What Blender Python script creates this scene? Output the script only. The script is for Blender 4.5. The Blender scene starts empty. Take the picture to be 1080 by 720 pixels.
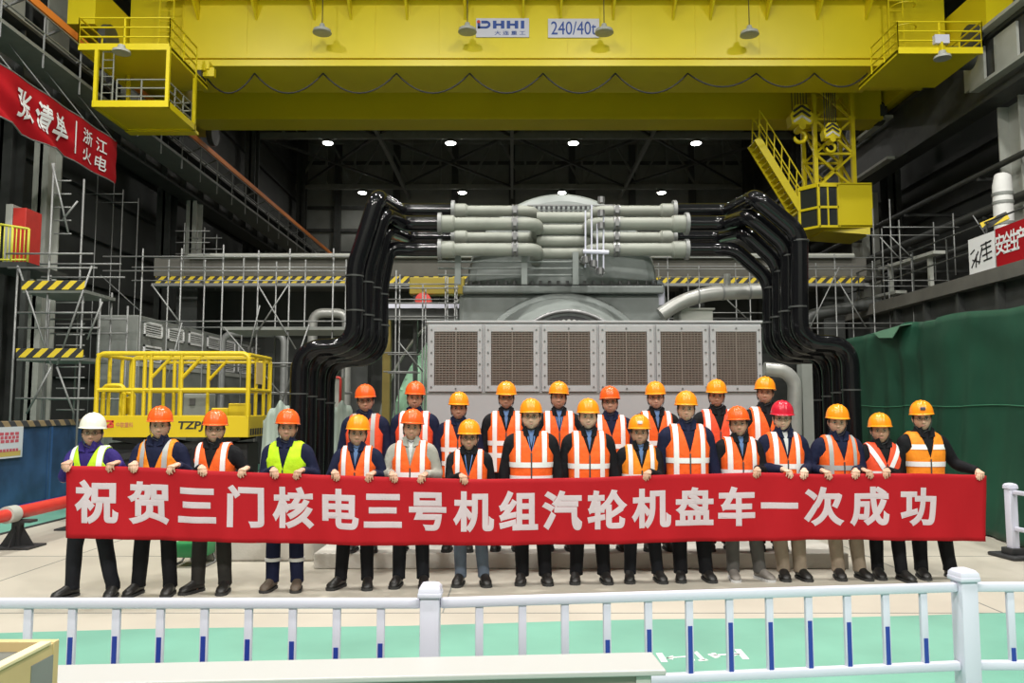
import bpy, bmesh, math, random
from mathutils import Vector, Matrix
R = math.radians
PI = math.pi
random.seed(7)
SC = bpy.context.scene
COL = bpy.context.collection

# ------------------------------------------------------------------ camera
CAM_Z, FPX, PITCH = 1.75, 840.0, 4.764
ct, st_ = math.cos(R(PITCH)), math.sin(R(PITCH))
_cd = bpy.data.cameras.new('camera')
_cd.sensor_width = 36.0
_cd.lens = 36.0 * FPX / 1080.0
_cd.clip_end = 200
_co = bpy.data.objects.new('camera', _cd)
_co.location = (0, 0, CAM_Z)
_co.rotation_euler = (R(90 + PITCH), 0, 0)
COL.objects.link(_co)
SC.camera = _co

# ------------------------------------------------------------------ light
SC.view_settings.view_transform = 'Standard'
SC.view_settings.look = 'None'
SC.view_settings.gamma = 1.0
SC.view_settings.exposure = -0.32
SC.view_settings.use_curve_mapping = False
_w = bpy.data.worlds.new('hall_air')
SC.world = _w
_w.use_nodes = True
_bg = _w.node_tree.nodes['Background']
_bg.inputs[0].default_value = (0.90, 0.95, 1.0, 1)
_bg.inputs[1].default_value = 0.028

LAMP_Z = 15.0
LAMP_X = (-9.0, -3.0, 3.0, 9.0)
LAMP_ROWS = ((-7.0, 1650), (2.0, 700), (11.0, 960), (29.0, 70), (38.0, 120), (47.0, 120))
def area(name, loc, energy, size, rot=(0, 0, 0), color=(1.0, 0.97, 0.92)):
    d = bpy.data.lights.new(name, 'AREA')
    d.shape = 'DISK'
    d.size = size
    d.energy = energy
    d.color = color
    o = bpy.data.objects.new(name, d)
    o.location = loc
    o.rotation_euler = rot
    COL.objects.link(o)
    return o
for _y, _e in LAMP_ROWS:
    for _x in LAMP_X:
        area('high_bay_lamp', (_x, _y, LAMP_Z - 0.35), _e, 0.7)

# ------------------------------------------------------------------ helpers
def at(px, py, Y):
    """pixel of the photograph + distance -> world point"""
    u, v = (px - 540.0) / FPX, (360.0 - py) / FPX
    dy, dz = ct - v * st_, st_ + v * ct
    t = Y / dy
    return Vector((u * t, Y, CAM_Z + dz * t))
def depth_on(py, z):
    v = (360.0 - py) / FPX
    return (z - CAM_Z) * (ct - v * st_) / (st_ + v * ct)
def X(px, Y, z):
    return (px - 540.0) / FPX * (Y * ct + (z - CAM_Z) * st_)
def Z(py, Y):
    return at(540, py, Y).z

def mat(name, col, rough=0.55, metal=0.0, var=0.0, scale=4.0, bump=0.0, bscale=30.0, emit=None, spec=None, trans=0.0, coat=0.0, sheen=0.0):
    m = bpy.data.materials.new(name)
    m.use_nodes = True
    nt = m.node_tree
    b = nt.nodes['Principled BSDF']
    b.inputs['Base Color'].default_value = (*col, 1)
    b.inputs['Roughness'].default_value = rough
    b.inputs['Metallic'].default_value = metal
    if spec is not None: b.inputs['Specular IOR Level'].default_value = spec
    if trans: b.inputs['Transmission Weight'].default_value = trans
    if coat: b.inputs['Coat Weight'].default_value = coat
    if sheen: b.inputs['Sheen Weight'].default_value = sheen
    if emit:
        b.inputs['Emission Color'].default_value = (*col, 1)
        b.inputs['Emission Strength'].default_value = emit
    if var or bump:
        tc = nt.nodes.new('ShaderNodeTexCoord')
    if var:
        n = nt.nodes.new('ShaderNodeTexNoise')
        n.inputs['Scale'].default_value = scale
        n.inputs['Detail'].default_value = 6
        nt.links.new(tc.outputs['Object'], n.inputs['Vector'])
        cr = nt.nodes.new('ShaderNodeValToRGB')
        cr.color_ramp.elements[0].position = 0.3
        cr.color_ramp.elements[1].position = 0.7
        cr.color_ramp.elements[0].color = (*[c * (1 - var) for c in col], 1)
        cr.color_ramp.elements[1].color = (*[min(1, c * (1 + var)) for c in col], 1)
        nt.links.new(n.outputs['Fac'], cr.inputs['Fac'])
        nt.links.new(cr.outputs['Color'], b.inputs['Base Color'])
    if bump:
        n2 = nt.nodes.new('ShaderNodeTexNoise')
        n2.inputs['Scale'].default_value = bscale
        n2.inputs['Detail'].default_value = 4
        nt.links.new(tc.outputs['Object'], n2.inputs['Vector'])
        bp = nt.nodes.new('ShaderNodeBump')
        bp.inputs['Strength'].default_value = bump
        bp.inputs['Distance'].default_value = 0.02
        nt.links.new(n2.outputs['Fac'], bp.inputs['Height'])
        nt.links.new(bp.outputs['Normal'], b.inputs['Normal'])
    return m
def stripe_mat(name, c1, c2, period, dirv=(1, 0, 1), rough=0.6):
    m = bpy.data.materials.new(name)
    m.use_nodes = True
    nt = m.node_tree
    b = nt.nodes['Principled BSDF']
    b.inputs['Roughness'].default_value = rough
    tc = nt.nodes.new('ShaderNodeTexCoord')
    dp = nt.nodes.new('ShaderNodeVectorMath'); dp.operation = 'DOT_PRODUCT'
    dp.inputs[1].default_value = [d / period for d in dirv]
    nt.links.new(tc.outputs['Object'], dp.inputs[0])
    fr = nt.nodes.new('ShaderNodeMath'); fr.operation = 'FRACT'
    nt.links.new(dp.outputs['Value'], fr.inputs[0])
    gt = nt.nodes.new('ShaderNodeMath'); gt.operation = 'GREATER_THAN'; gt.inputs[1].default_value = 0.5
    nt.links.new(fr.outputs[0], gt.inputs[0])
    mx = nt.nodes.new('ShaderNodeMix'); mx.data_type = 'RGBA'
    mx.inputs[6].default_value = (*c1, 1)
    mx.inputs[7].default_value = (*c2, 1)
    nt.links.new(gt.outputs[0], mx.inputs[0])
    nt.links.new(mx.outputs[2], b.inputs['Base Color'])
    return m

class MB:
    """collects shapes; build() links them as ONE mesh object"""
    def __init__(self): self.v = []; self.f = []
    def add(self, vs, fs):
        n = len(self.v)
        self.v += [tuple(p) for p in vs]
        self.f += [tuple(i + n for i in f) for f in fs]
        return self
    def box(self, x0, x1, y0, y1, z0, z1):
        return self.add([(x0, y0, z0), (x1, y0, z0), (x1, y1, z0), (x0, y1, z0), (x0, y0, z1), (x1, y0, z1), (x1, y1, z1), (x0, y1, z1)],
                        [(0, 3, 2, 1), (4, 5, 6, 7), (0, 1, 5, 4), (1, 2, 6, 5), (2, 3, 7, 6), (3, 0, 4, 7)])
    def cbox(self, x0, x1, y0, y1, z0, z1, c=0.01):
        """box with chamfered edges"""
        bm = bmesh.new()
        bmesh.ops.create_cube(bm, size=1)
        for v in bm.verts:
            v.co = ((x0 + x1) / 2 + v.co.x * (x1 - x0), (y0 + y1) / 2 + v.co.y * (y1 - y0), (z0 + z1) / 2 + v.co.z * (z1 - z0))
        bmesh.ops.bevel(bm, geom=list(bm.edges), offset=c, segments=2, affect='EDGES', profile=0.5)
        bm.verts.index_update()
        self.add([v.co.copy() for v in bm.verts], [[v.index for v in f.verts] for f in bm.faces])
        bm.free()
        return self
    def beam(self, p, q, w, h, up=(0, 0, 1)):
        p, q = Vector(p), Vector(q)
        d = (q - p).normalized()
        u = Vector(up)
        if abs(d.dot(u)) > 0.98: u = Vector((0, 1, 0))
        s = d.cross(u).normalized()
        u = s.cross(d)
        s *= w / 2; u *= h / 2
        return self.add([p - s - u, p + s - u, p + s + u, p - s + u, q - s - u, q + s - u, q + s + u, q - s + u],
                        [(0, 3, 2, 1), (4, 5, 6, 7), (0, 1, 5, 4), (1, 2, 6, 5), (2, 3, 7, 6), (3, 0, 4, 7)][::1])
    def tube(self, pts, r, n=10, caps=True, closed=False):
        pts = [Vector(p) for p in pts]
        m = len(pts)
        rr = r if isinstance(r, (list, tuple)) else [r] * m
        tans = []
        for i in range(m):
            if closed: t = pts[(i + 1) % m] - pts[i - 1]
            else: t = pts[min(i + 1, m - 1)] - pts[max(i - 1, 0)]
            tans.append(t.normalized())
        a = Vector((0, 0, 1)) if abs(tans[0].z) < 0.9 else Vector((1, 0, 0))
        nrm = (a - tans[0] * a.dot(tans[0])).normalized()
        rings = []
        for i in range(m):
            nrm = nrm - tans[i] * nrm.dot(tans[i])
            nrm.normalize()
            bn = tans[i].cross(nrm)
            rings.append([pts[i] + (nrm * math.cos(2 * PI * k / n) + bn * math.sin(2 * PI * k / n)) * rr[i] for k in range(n)])
        return self.loft(rings, caps and not closed, closed)
    def loft(self, rings, caps=True, closed=False):
        n = len(rings[0]); m = len(rings)
        vs = [p for r_ in rings for p in r_]
        fs = []
        for i in range(m if closed else m - 1):
            j = (i + 1) % m
            for k in range(n):
                l = (k + 1) % n
                fs.append((i * n + k, i * n + l, j * n + l, j * n + k))
        if caps:
            fs.append(tuple(range(n - 1, -1, -1)))
            fs.append(tuple((m - 1) * n + k for k in range(n)))
        return self.add(vs, fs)
    def lathe(self, prof, c=(0, 0, 0), n=24, axis='z', caps=True):
        rings = []
        for r_, h in prof:
            ring = []
            for k in range(n):
                a = 2 * PI * k / n
                x, y = r_ * math.cos(a), r_ * math.sin(a)
                if axis == 'z': p = (x, y, h)
                elif axis == 'y': p = (x, h, -y)
                else: p = (h, x, y)
                ring.append(Vector(p) + Vector(c))
            rings.append(ring)
        return self.loft(rings, caps)
    def poly(self, pts, thick):
        """flat polygon of 3-D points, given thickness along a vector"""
        t = Vector(thick); n = len(pts)
        a = [Vector(p) for p in pts]; b = [p + t for p in a]
        fs = [tuple(range(n - 1, -1, -1)), tuple(range(n, 2 * n))]
        fs += [(k, (k + 1) % n, n + (k + 1) % n, n + k) for k in range(n)]
        return self.add(a + b, fs)
    def ellipsoid(self, c, r, n=12, m=8):
        c = Vector(c)
        rings = []
        for i in range(1, m):
            th = PI * i / m
            rings.append([c + Vector((r[0] * math.sin(th) * math.cos(2 * PI * k / n), r[1] * math.sin(th) * math.sin(2 * PI * k / n), -r[2] * math.cos(th))) for k in range(n)])
        return self.loft(rings, True)
    def xf(self, M, start=0):
        self.v[start:] = [tuple(M @ Vector(p)) for p in self.v[start:]]
        return self
    def build(self, name, material, parent=None, smooth=None, world=False, origin=None):
        me = bpy.data.meshes.new(name)
        off = Vector((0, 0, 0))
        if origin is not None: off = Vector(origin)
        elif world and parent is not None:
            q = parent
            while q is not None:
                off = off + q.location
                q = q.parent
        vs = [(p[0] - off.x, p[1] - off.y, p[2] - off.z) for p in self.v] if off.length else self.v
        me.from_pydata(vs, [], self.f)
        if material is not None: me.materials.append(material)
        bm = bmesh.new(); bm.from_mesh(me)
        bmesh.ops.recalc_face_normals(bm, faces=bm.faces)
        bm.to_mesh(me); bm.free()
        if smooth:
            me.polygons.foreach_set('use_smooth', [True] * len(me.polygons))
            if smooth is not True: me.set_sharp_from_angle(angle=R(smooth))
        o = bpy.data.objects.new(name, me)
        COL.objects.link(o)
        if parent is not None: o.parent = parent
        if origin is not None and parent is None: o.location = origin
        return o
def fillet(pts, rad, n=6):
    """rounded polyline"""
    pts = [Vector(p) for p in pts]
    out = [pts[0]]
    for i in range(1, len(pts) - 1):
        a, b, c = pts[i - 1], pts[i], pts[i + 1]
        r_ = min(rad[i - 1] if isinstance(rad, (list, tuple)) else rad, (a - b).length * 0.48, (c - b).length * 0.48)
        p0 = b + (a - b).normalized() * r_
        p2 = b + (c - b).normalized() * r_
        for k in range(n + 1):
            t = k / n
            out.append(p0 * (1 - t) ** 2 + b * 2 * t * (1 - t) + p2 * t * t)
    out.append(pts[-1])
    return out
def tag(o, label=None, cat=None, group=None, kind=None):
    if label: o['label'] = label
    if cat: o['category'] = cat
    if group: o['group'] = group
    if kind: o['kind'] = kind
    return o
def thing(name, label, cat, loc=(0, 0, 0), rotz=0.0, group=None):
    o = bpy.data.objects.new(name, None)
    o.empty_display_size = 0.2
    COL.objects.link(o)
    o.location = loc
    o.rotation_euler = (0, 0, rotz)
    return tag(o, label, cat, group)
def copy_tree(o, parent=None):
    c = o.copy()
    COL.objects.link(c)
    if parent is not None: c.parent = parent
    for ch in list(o.children): copy_tree(ch, c)
    return c
def glyphs(body, bold=0.0, size=1.0):
    """text -> (verts 2-D, faces); centred"""
    c = bpy.data.curves.new('lettering', 'FONT')
    c.body = body; c.size = size; c.align_x = 'CENTER'; c.align_y = 'CENTER'
    c.resolution_u = 4
    if bold: c.bevel_depth = bold; c.bevel_resolution = 0; c.extrude = 0.001
    o = bpy.data.objects.new('lettering', c)
    COL.objects.link(o)
    dg = bpy.context.evaluated_depsgraph_get()
    me = bpy.data.meshes.new_from_object(o.evaluated_get(dg))
    vs, fs = front_half(me, bold)
    bpy.data.objects.remove(o); bpy.data.curves.remove(c); bpy.data.meshes.remove(me)
    return vs, fs
def front_half(me, bold):
    """front faces of the raised letter: (x, y, height 0..1) so overlapping strokes never lie in one plane"""
    vs = [(v.co.x, v.co.y, (v.co.z / (bold + .001)) if bold else 1.0) for v in me.vertices]
    fs = [tuple(p.vertices) for p in me.polygons if not bold or sum(me.vertices[i].co.z for i in p.vertices) / len(p.vertices) > .0008]
    return vs, fs
def text_on(name, body, mapping, material, parent, width, height, bold=0.0, sub=None, world=True):
    """lettering fitted to width x height, each point placed by mapping(u, v)"""
    vs, fs = glyphs(body, bold)
    x0, x1 = min(v[0] for v in vs), max(v[0] for v in vs)
    y0, y1 = min(v[1] for v in vs), max(v[1] for v in vs)
    sx, sy = width / max(1e-6, x1 - x0), height / max(1e-6, y1 - y0)
    pts = [((v[0] - (x0 + x1) / 2) * sx, (v[1] - (y0 + y1) / 2) * sy, v[2]) for v in vs]
    if sub:
        bm = bmesh.new()
        bv = [bm.verts.new(p) for p in pts]
        for f in fs:
            try: bm.faces.new([bv[i] for i in f])
            except ValueError: pass
        bmesh.ops.triangulate(bm, faces=bm.faces)
        for _ in range(4):
            es = [e for e in bm.edges if e.calc_length() > sub]
            if not es: break
            bmesh.ops.subdivide_edges(bm, edges=es, cuts=1)
            bmesh.ops.triangulate(bm, faces=[f for f in bm.faces if len(f.verts) > 3])
        bm.verts.index_update()
        pts = [v.co.copy() for v in bm.verts]
        fs = [[v.index for v in f.verts] for f in bm.faces]
        bm.free()
    mb = MB()
    nrm = (mapping(.01, 0) - mapping(0, 0)).cross(mapping(0, .01) - mapping(0, 0)).normalized()
    mb.add([mapping(p[0], p[1]) + nrm * (p[2] * .0015) for p in pts], fs)
    if name is None: return mb
    return mb.build(name, material, parent, world=world)

# ------------------------------------------------------------------ materials
M = {}
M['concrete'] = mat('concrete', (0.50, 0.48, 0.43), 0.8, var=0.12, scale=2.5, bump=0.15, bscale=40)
M['floor_epoxy'] = mat('floor_epoxy', (0.45, 0.418, 0.35), 0.45, var=0.10, scale=0.8, bump=0.02, bscale=6)
M['green_epoxy'] = mat('green_epoxy', (0.15, 0.36, 0.275), 0.45, var=0.12, scale=1.2)
M['white_paint'] = mat('white_paint', (0.60, 0.60, 0.70), 0.4)
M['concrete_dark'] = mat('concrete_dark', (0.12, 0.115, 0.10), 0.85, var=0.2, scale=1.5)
M['line_paint'] = mat('line_paint', (0.80, 0.85, 0.80), 0.6)
M['black_line'] = mat('black_line', (0.02, 0.02, 0.02), 0.6)
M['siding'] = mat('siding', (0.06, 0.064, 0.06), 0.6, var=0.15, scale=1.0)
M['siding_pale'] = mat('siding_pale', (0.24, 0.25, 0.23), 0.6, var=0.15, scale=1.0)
M['dark_steel'] = mat('dark_steel', (0.05, 0.053, 0.05), 0.5, var=0.2, scale=3)
M['grey_steel'] = mat('grey_steel', (0.20, 0.21, 0.195), 0.5, var=0.1, scale=3)
M['pale_steel'] = mat('pale_steel', (0.42, 0.43, 0.39), 0.5, var=0.06, scale=3)
M['galv'] = mat('galvanised', (0.23, 0.235, 0.23), 0.5, metal=0.3)
M['orange_bar'] = mat('orange_bar', (0.85, 0.25, 0.04), 0.5)
M['crane_yellow'] = mat('crane_yellow', (0.74, 0.60, 0.008), 0.38, var=0.04, scale=0.7)
M['lift_yellow'] = mat('lift_yellow', (0.68, 0.50, 0.012), 0.4)
M['black_rubber'] = mat('black_rubber', (0.025, 0.025, 0.027), 0.6)
M['black_gloss'] = mat('black_gloss', (0.005, 0.005, 0.006), 0.12, spec=0.35)
M['pale_lagging'] = mat('pale_lagging', (0.24, 0.25, 0.215), 0.5, var=0.08, scale=3)
M['casing_grey'] = mat('casing_grey', (0.20, 0.22, 0.21), 0.45, var=0.13, scale=2.2)
M['mint'] = mat('mint', (0.42, 0.72, 0.50), 0.5, var=0.06)
M['enclosure'] = mat('enclosure', (0.38, 0.38, 0.39), 0.42, var=0.03)
M['grille_back'] = mat('grille_back', (0.12, 0.085, 0.067), 0.7, var=0.25, scale=6)
M['grille_wire'] = mat('grille_wire', (0.19, 0.155, 0.13), 0.6)
M['bolt'] = mat('bolt', (0.20, 0.20, 0.20), 0.4, metal=0.7)
M['tarp'] = mat('tarp', (0.009, 0.055, 0.031), 0.5, var=0.2, scale=1.5, bump=0.15, bscale=5)
M['red_cloth'] = mat('red_cloth', (0.38, 0.006, 0.012), 0.7, spec=0.2, var=0.06, scale=1.3)
M['letter_pink'] = mat('letter_pink', (0.54, 0.45, 0.48), 0.7)
M['letter_white'] = mat('letter_white', (0.80, 0.80, 0.80), 0.7)
M['red_paint'] = mat('red_paint', (0.55, 0.04, 0.03), 0.45, var=0.08)
M['blue_film'] = mat('blue_film', (0.02, 0.045, 0.30), 0.3)
M['lamp_glow'] = mat('lamp_glow', (1.0, 0.97, 0.90), 0.5, emit=60)
M['insulation'] = mat('insulation', (0.34, 0.34, 0.32), 0.35, metal=0.3, var=0.1, bump=0.2, bscale=8)
M['glass_dark'] = mat('glass_dark', (0.03, 0.035, 0.035), 0.08)
M['hazard'] = stripe_mat('hazard', (0.70, 0.52, 0.03), (0.03, 0.03, 0.03), 0.27, (1, 0, -1))
M['hazard_side'] = stripe_mat('hazard_side', (0.70, 0.52, 0.03), (0.03, 0.03, 0.03), 0.36, (0, 1, 1))
# ================================================================== the hall
HX0, HX1, HY0, HY1, HZ = -13.2, 14.8, -12.0, 49.6, 18.6
MB().box(HX0, HX1, HY0, HY1, -0.15, 0).build('floor', M['floor_epoxy'])['kind'] = 'structure'
_floor = bpy.data.objects['floor']
# painted green walkways
yl, yr = depth_on(665.5, 0), depth_on(646, 0)
mb = MB()
xs = [-7.15] + [-7.15 + i * 0.7 for i in range(1, 31)] 
up, lo = [], []
for x in xs:
    t = (x + 3.4) / 8.0
    yy = yl + (yr - yl) * max(-0.3, min(1.3, t)) + 0.03 * math.sin(x * 1.7)
    up.append((x, yy, 0.002)); lo.append((x, -6, 0.002))
n = len(xs)
mb.add(up + lo, [(i, i + 1, n + i + 1, n + i) for i in range(n - 1)])
mb.build('green_walkway', M['green_epoxy'], _floor)
mb = MB(); mb.add([(-7.15, 8.0, 0.002), (-7.15, 30, 0.002), (-13, 30, 0.002), (-13, 8.0, 0.002)], [(0, 1, 2, 3)])
mb.build('green_walkway', M['green_epoxy'], _floor)
MB().box(-7.15, -7.06, 8.0, 30, 0, 0.008).build('black_edge_strip', M['black_line'], _floor)  # shadow line along the walkway edge, laid as a black strip
# white dimension arrow painted on the green (two end bars, line, digits)
fm = MB()
def fl(px, py): return Vector((X(px, depth_on(py, 0), 0), depth_on(py, 0), 0.004))
def fstroke(p, q, w):
    p, q = fl(*p), fl(*q); d = (q - p).normalized(); s = Vector((-d.y, d.x, 0)) * w / 2
    fm.add([p + s, p - s, q - s, q + s], [(0, 1, 2, 3)])
fstroke((695, 689), (701, 698.5), 0.045); fstroke((778, 685), (787, 695.5), 0.045)
fstroke((703, 694), (727, 692.5), 0.02); fstroke((752, 691), (780, 690), 0.02)
fm.add([fl(702, 694), fl(710, 691.5), fl(710, 696)], [(0, 1, 2)])
fm.add([fl(781, 690), fl(773, 688), fl(773, 692.5)], [(0, 1, 2)])
for a, b in (((729, 688), (733, 687.3)), ((733, 687.3), (742, 696.5)), ((737, 697), (746, 696)), ((727, 690), (731, 697)), ((748, 690), (756, 694)), ((752, 689), (758, 693))):
    fstroke(a, b, 0.03)
fm.build('floor_marking', M['line_paint'], _floor)
# fine construction joints in the slab
jm = MB()
for yj in (6.98, 9.6, 13.0): jm.box(-7.0, 6.4, yj, yj + 0.012, 0, 0.003)
for xj in (-5.2, -0.6, 4.2): jm.box(xj, xj + 0.012, 7.0, 13, 0, 0.003)
jm.build('slab_joint', M['grey_steel'], _floor)

_ceil = MB().box(HX0, HX1, HY0, HY1, HZ, HZ + 0.2).build('ceiling', M['pale_steel'])
_ceil['kind'] = 'structure'
pm = MB()
for i in range(0, 21):
    pm.box(HX0 + 0.1, HX1 - 0.1, 20 + i * 1.45, 20.12 + i * 1.45, HZ - 0.28, HZ)
pm.build('purlin', M['siding_pale'], _ceil)['kind'] = 'stuff'
def truss(Y):
    b = MB()
    z0, z1 = LAMP_Z, HZ - 0.3
    b.beam((HX0 + .2, Y, z0), (HX1 - .2, Y, z0), 0.22, 0.3); b.beam((HX0 + .2, Y, z1), (HX1 - .2, Y, z1), 0.22, 0.3)
    k = 16
    for i in range(k):
        xa = HX0 + .3 + (HX1 - HX0 - .6) * i / k; xb = HX0 + .3 + (HX1 - HX0 - .6) * (i + 1) / k
        b.beam((xa, Y, z0), (xa, Y, z1), 0.12, 0.12)
        if i % 2: b.beam((xa, Y, z1), (xb, Y, z0), 0.12, 0.12)
        else: b.beam((xa, Y, z0), (xb, Y, z1), 0.12, 0.12)
    b.build('roof_truss', M['grey_steel'], _ceil)
for Y in (29.0, 38.0, 47.0): truss(Y)
for x in (-6.5, 0.0, 6.8):
    MB().beam((x, 20, LAMP_Z), (x, HY1 - .1, LAMP_Z), 0.16, 0.24).build('tie_beam', M['grey_steel'], _ceil)
for x0, x1 in ((-12.5, -6.5), (-6.5, 0), (0, 6.8), (6.8, 13.8)):
    for ya in (29.0, 38.0):
        MB().beam((x0, ya, LAMP_Z), (x1, ya + 9, LAMP_Z), 0.1, 0.12).beam((x1, ya, LAMP_Z + .13), (x0, ya + 9, LAMP_Z + .13), 0.1, 0.12).build('cross_brace', M['dark_steel'], _ceil)

def side_wall(side):
    s = -1 if side == 'left' else 1
    xw = HX0 if s < 0 else HX1
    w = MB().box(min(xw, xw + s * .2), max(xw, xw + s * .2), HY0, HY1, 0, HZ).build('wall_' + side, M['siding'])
    w['kind'] = 'structure'
    g = MB()
    for i in range(12): g.box(min(xw, xw - s * .16), max(xw, xw - s * .16), HY0 + .2, HY1 - .2, 1.2 + i * 1.45, 1.4 + i * 1.45)
    g.build('girt', M['dark_steel'], w)
    return w
_wl, _wr = side_wall('left'), side_wall('right')
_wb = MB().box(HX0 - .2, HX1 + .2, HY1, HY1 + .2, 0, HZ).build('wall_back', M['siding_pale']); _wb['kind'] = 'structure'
g = MB()
for i in range(12): g.box(HX0, HX1, HY1 - .16, HY1, 1.2 + i * 1.45, 1.4 + i * 1.45)
for x in (-11, -7.3, -3.6, 0, 3.8, 7.6, 11.4): g.box(x - .2, x + .2, HY1 - .35, HY1, 0, HZ)
g.build('back_girt', M['dark_steel'], _wb)
_wf = MB().box(HX0 - .2, HX1 + .2, HY0 - .2, HY0, 0, HZ).build('wall_front', M['siding_pale']); _wf['kind'] = 'structure'

# crane runways on both sides: columns, girder, rail, conductor bar, walkway railing
XL, XR = -10.8, 12.3
def column(x, y, w, d, z1, m, parent):
    b = MB()
    b.box(x - w / 2, x + w / 2, y - d / 2, y - d / 2 + .05, 0, z1).box(x - w / 2, x + w / 2, y + d / 2 - .05, y + d / 2, 0, z1)
    b.box(x - .04, x + .04, y - d / 2, y + d / 2, 0, z1)
    b.box(x - w / 2 - .1, x + w / 2 + .1, y - d / 2 - .1, y + d / 2 + .1, 0, .06)
    return b.build('column', m, parent)
for y in (10.3, 19.4, 28.5, 37.6, 46.7):
    column(XL - 0.75, y, 0.36, 0.6, 9.2, M['pale_steel'] if y < 30 else M['grey_steel'], _wl)
    column(XL - 1.75, y, 0.5, 0.6, HZ - .3, M['dark_steel'], _wl)
for y in (11.0, 19.9, 29.0, 38.0, 46.5):
    column(XR + .75, y, 0.62, 0.9, 9.6, M['pale_steel'] if y < 30 else M['grey_steel'], _wr)
    column(XR + 1.75, y, 0.5, 0.6, HZ - .3, M['dark_steel'], _wr)
# left runway
rg = MB()
rg.box(XL - .95, XL - .75, HY0 + 1, HY1 - .8, 9.25, 10.55)
rg.box(XL - 1.15, XL - .5, HY0 + 1, HY1 - .8, 9.2, 9.28).box(XL - 1.15, XL - .45, HY0 + 1, HY1 - .8, 10.55, 10.63)
for i in range(38): rg.box(XL - .75, XL - .55, HY0 + 2 + i * 1.55, HY0 + 2.05 + i * 1.55, 9.28, 10.55)
rg.build('runway_girder', M['dark_steel'], _wl)
MB().box(XL - .72, XL - .62, HY0 + 1, HY1 - .8, 10.63, 10.8).build('crane_rail', M['pale_steel'], _wl)
MB().box(XL - .06, XL + .06, 8, HY1 - 1.2, 10.80, 10.98).build('conductor_bar', M['orange_bar'], _wl)
br = MB()
for i in range(28): br.beam((XL - .55, 8.3 + i * 1.45, 10.58), (XL, 8.3 + i * 1.45, 10.82), .05, .05)
br.build('bar_bracket', M['galv'], _wl)
wk = MB()
wk.box(XL - .55, XL + .35, 8, HY1 - 1.2, 9.62, 9.70)
wk.build('walkway_plate', M['grey_steel'], _wl)
rl = MB()
for zz in (10.1, 10.5): rl.tube([(XL + .33, 8, zz - .0), (XL + .33, HY1 - 1.2, zz)], .022, 6)
for i in range(27): rl.tube([(XL + .33, 8.2 + i * 1.5, 9.3), (XL + .33, 8.2 + i * 1.5, 10.5)], .022, 6)
rl.build('walkway_railing', M['galv'], _wl)
# pale cladding panels seen behind the left runway
cl = MB()
for i in range(8): cl.box(XL - 1.45, XL - 1.4, 12.2 + i * 2.0, 13.2 + i * 2.0, 10.7, 13.0)
cl.build('cladding_panel', M['pale_steel'], _wl)
# right runway
rg = MB()
rg.box(XR, XR + .2, HY0 + 1, HY1 - .8, 9.72, 11.2)
rg.box(XR - .1, XR + .5, HY0 + 1, HY1 - .8, 9.62, 9.72).box(XR - .1, XR + .5, HY0 + 1, HY1 - .8, 11.2, 11.3)
rg.build('runway_girder', M['dark_steel'], _wr)
MB().box(XR + .1, XR + .22, HY0 + 1, HY1 - .8, 11.3, 11.46).build('crane_rail', M['pale_steel'], _wr)
ld = MB()
for z0 in (9.95, 11.30):
    ld.box(XR - .35, XR - .1, 11, 20.2, z0, z0 + .09).box(XR - .35, XR - .1, 24.8, 31, z0 - .3, z0 - .21)
ld.build('girder_ledge', M['pale_steel'], _wr)
cl = MB()
for i in range(6): cl.box(XR - .09, XR - .02, 13.2 + i * 1.35, 14.1 + i * 1.35, 10.2, 11.1)
cl.build('cladding_panel', M['pale_steel'], _wr)
# side mezzanine on the right with its edge beam
mz = MB()
mz.box(9.5, HX1 - .3, 8, 30, 4.22, 4.5)
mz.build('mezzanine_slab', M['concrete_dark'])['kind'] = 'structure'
_mz = bpy.data.objects['mezzanine_slab']
b = MB().box(9.75, 10.0, 8, 30, 3.55, 4.22)
for i in range(15): b.box(9.6, 10.1, 8.6 + i * 1.4, 8.7 + i * 1.4, 3.6, 4.22)
b.box(9.55, 10.15, 8, 30, 3.47, 3.55)
b.build('edge_beam', M['dark_steel'], _mz)
for y in (11.8, 19.5, 27.5): MB().box(9.8, 10.3, y - .25, y + .25, 0, 3.47).build('mezzanine_column', M['dark_steel'], _mz)
r_ = MB()
for i in range(15): r_.tube([(9.62, 8.4 + i * 1.5, 4.5), (9.62, 8.4 + i * 1.5, 5.5)], .02, 6)
for zz in (5.0, 5.5): r_.tube([(9.62, 8.2, zz), (9.62, 29.6, zz)], .02, 6)
r_.build('mezzanine_railing', M['dark_steel'], _mz)

# far cross platform behind the machine
PY = 22.0
zt, zb = Z(272, PY), Z(291, PY)
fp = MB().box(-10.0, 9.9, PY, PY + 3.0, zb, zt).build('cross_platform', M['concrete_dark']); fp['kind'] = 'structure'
MB().box(-9.9, 9.8, PY - .10, PY - .03, Z(300, PY), Z(292, PY)).build('toe_board', M['hazard'], fp)
MB().tube([(-9.0, PY - .12, zt + .04), (9.5, PY - .12, zt + .04)], .07, 8).build('parapet_pipe', M['pale_steel'], fp)
MB().box(-9.9, 9.8, PY - .35, PY + .0, Z(303.5, PY), Z(300.5, PY)).build('walk_board', M['galv'], fp)
for x in (-9.3, -4.4, 5.2, 9.2): MB().box(x - .3, x + .3, PY + .6, PY + 1.2, 0, zb).build('platform_column', M['dark_steel'], fp)

# dark backing sheet added to stand in for the deep shade below the platform
iw = MB().box(-10.6, 11.0, 25.2, 25.4, 0, zt - .3)
for i in range(9): iw.box(-10.4 + i * 2.6, -10.1 + i * 2.6, 25.0, 25.2, 0, zt - .3)
iw.build('wall_inner', M['siding'])['kind'] = 'structure'

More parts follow.
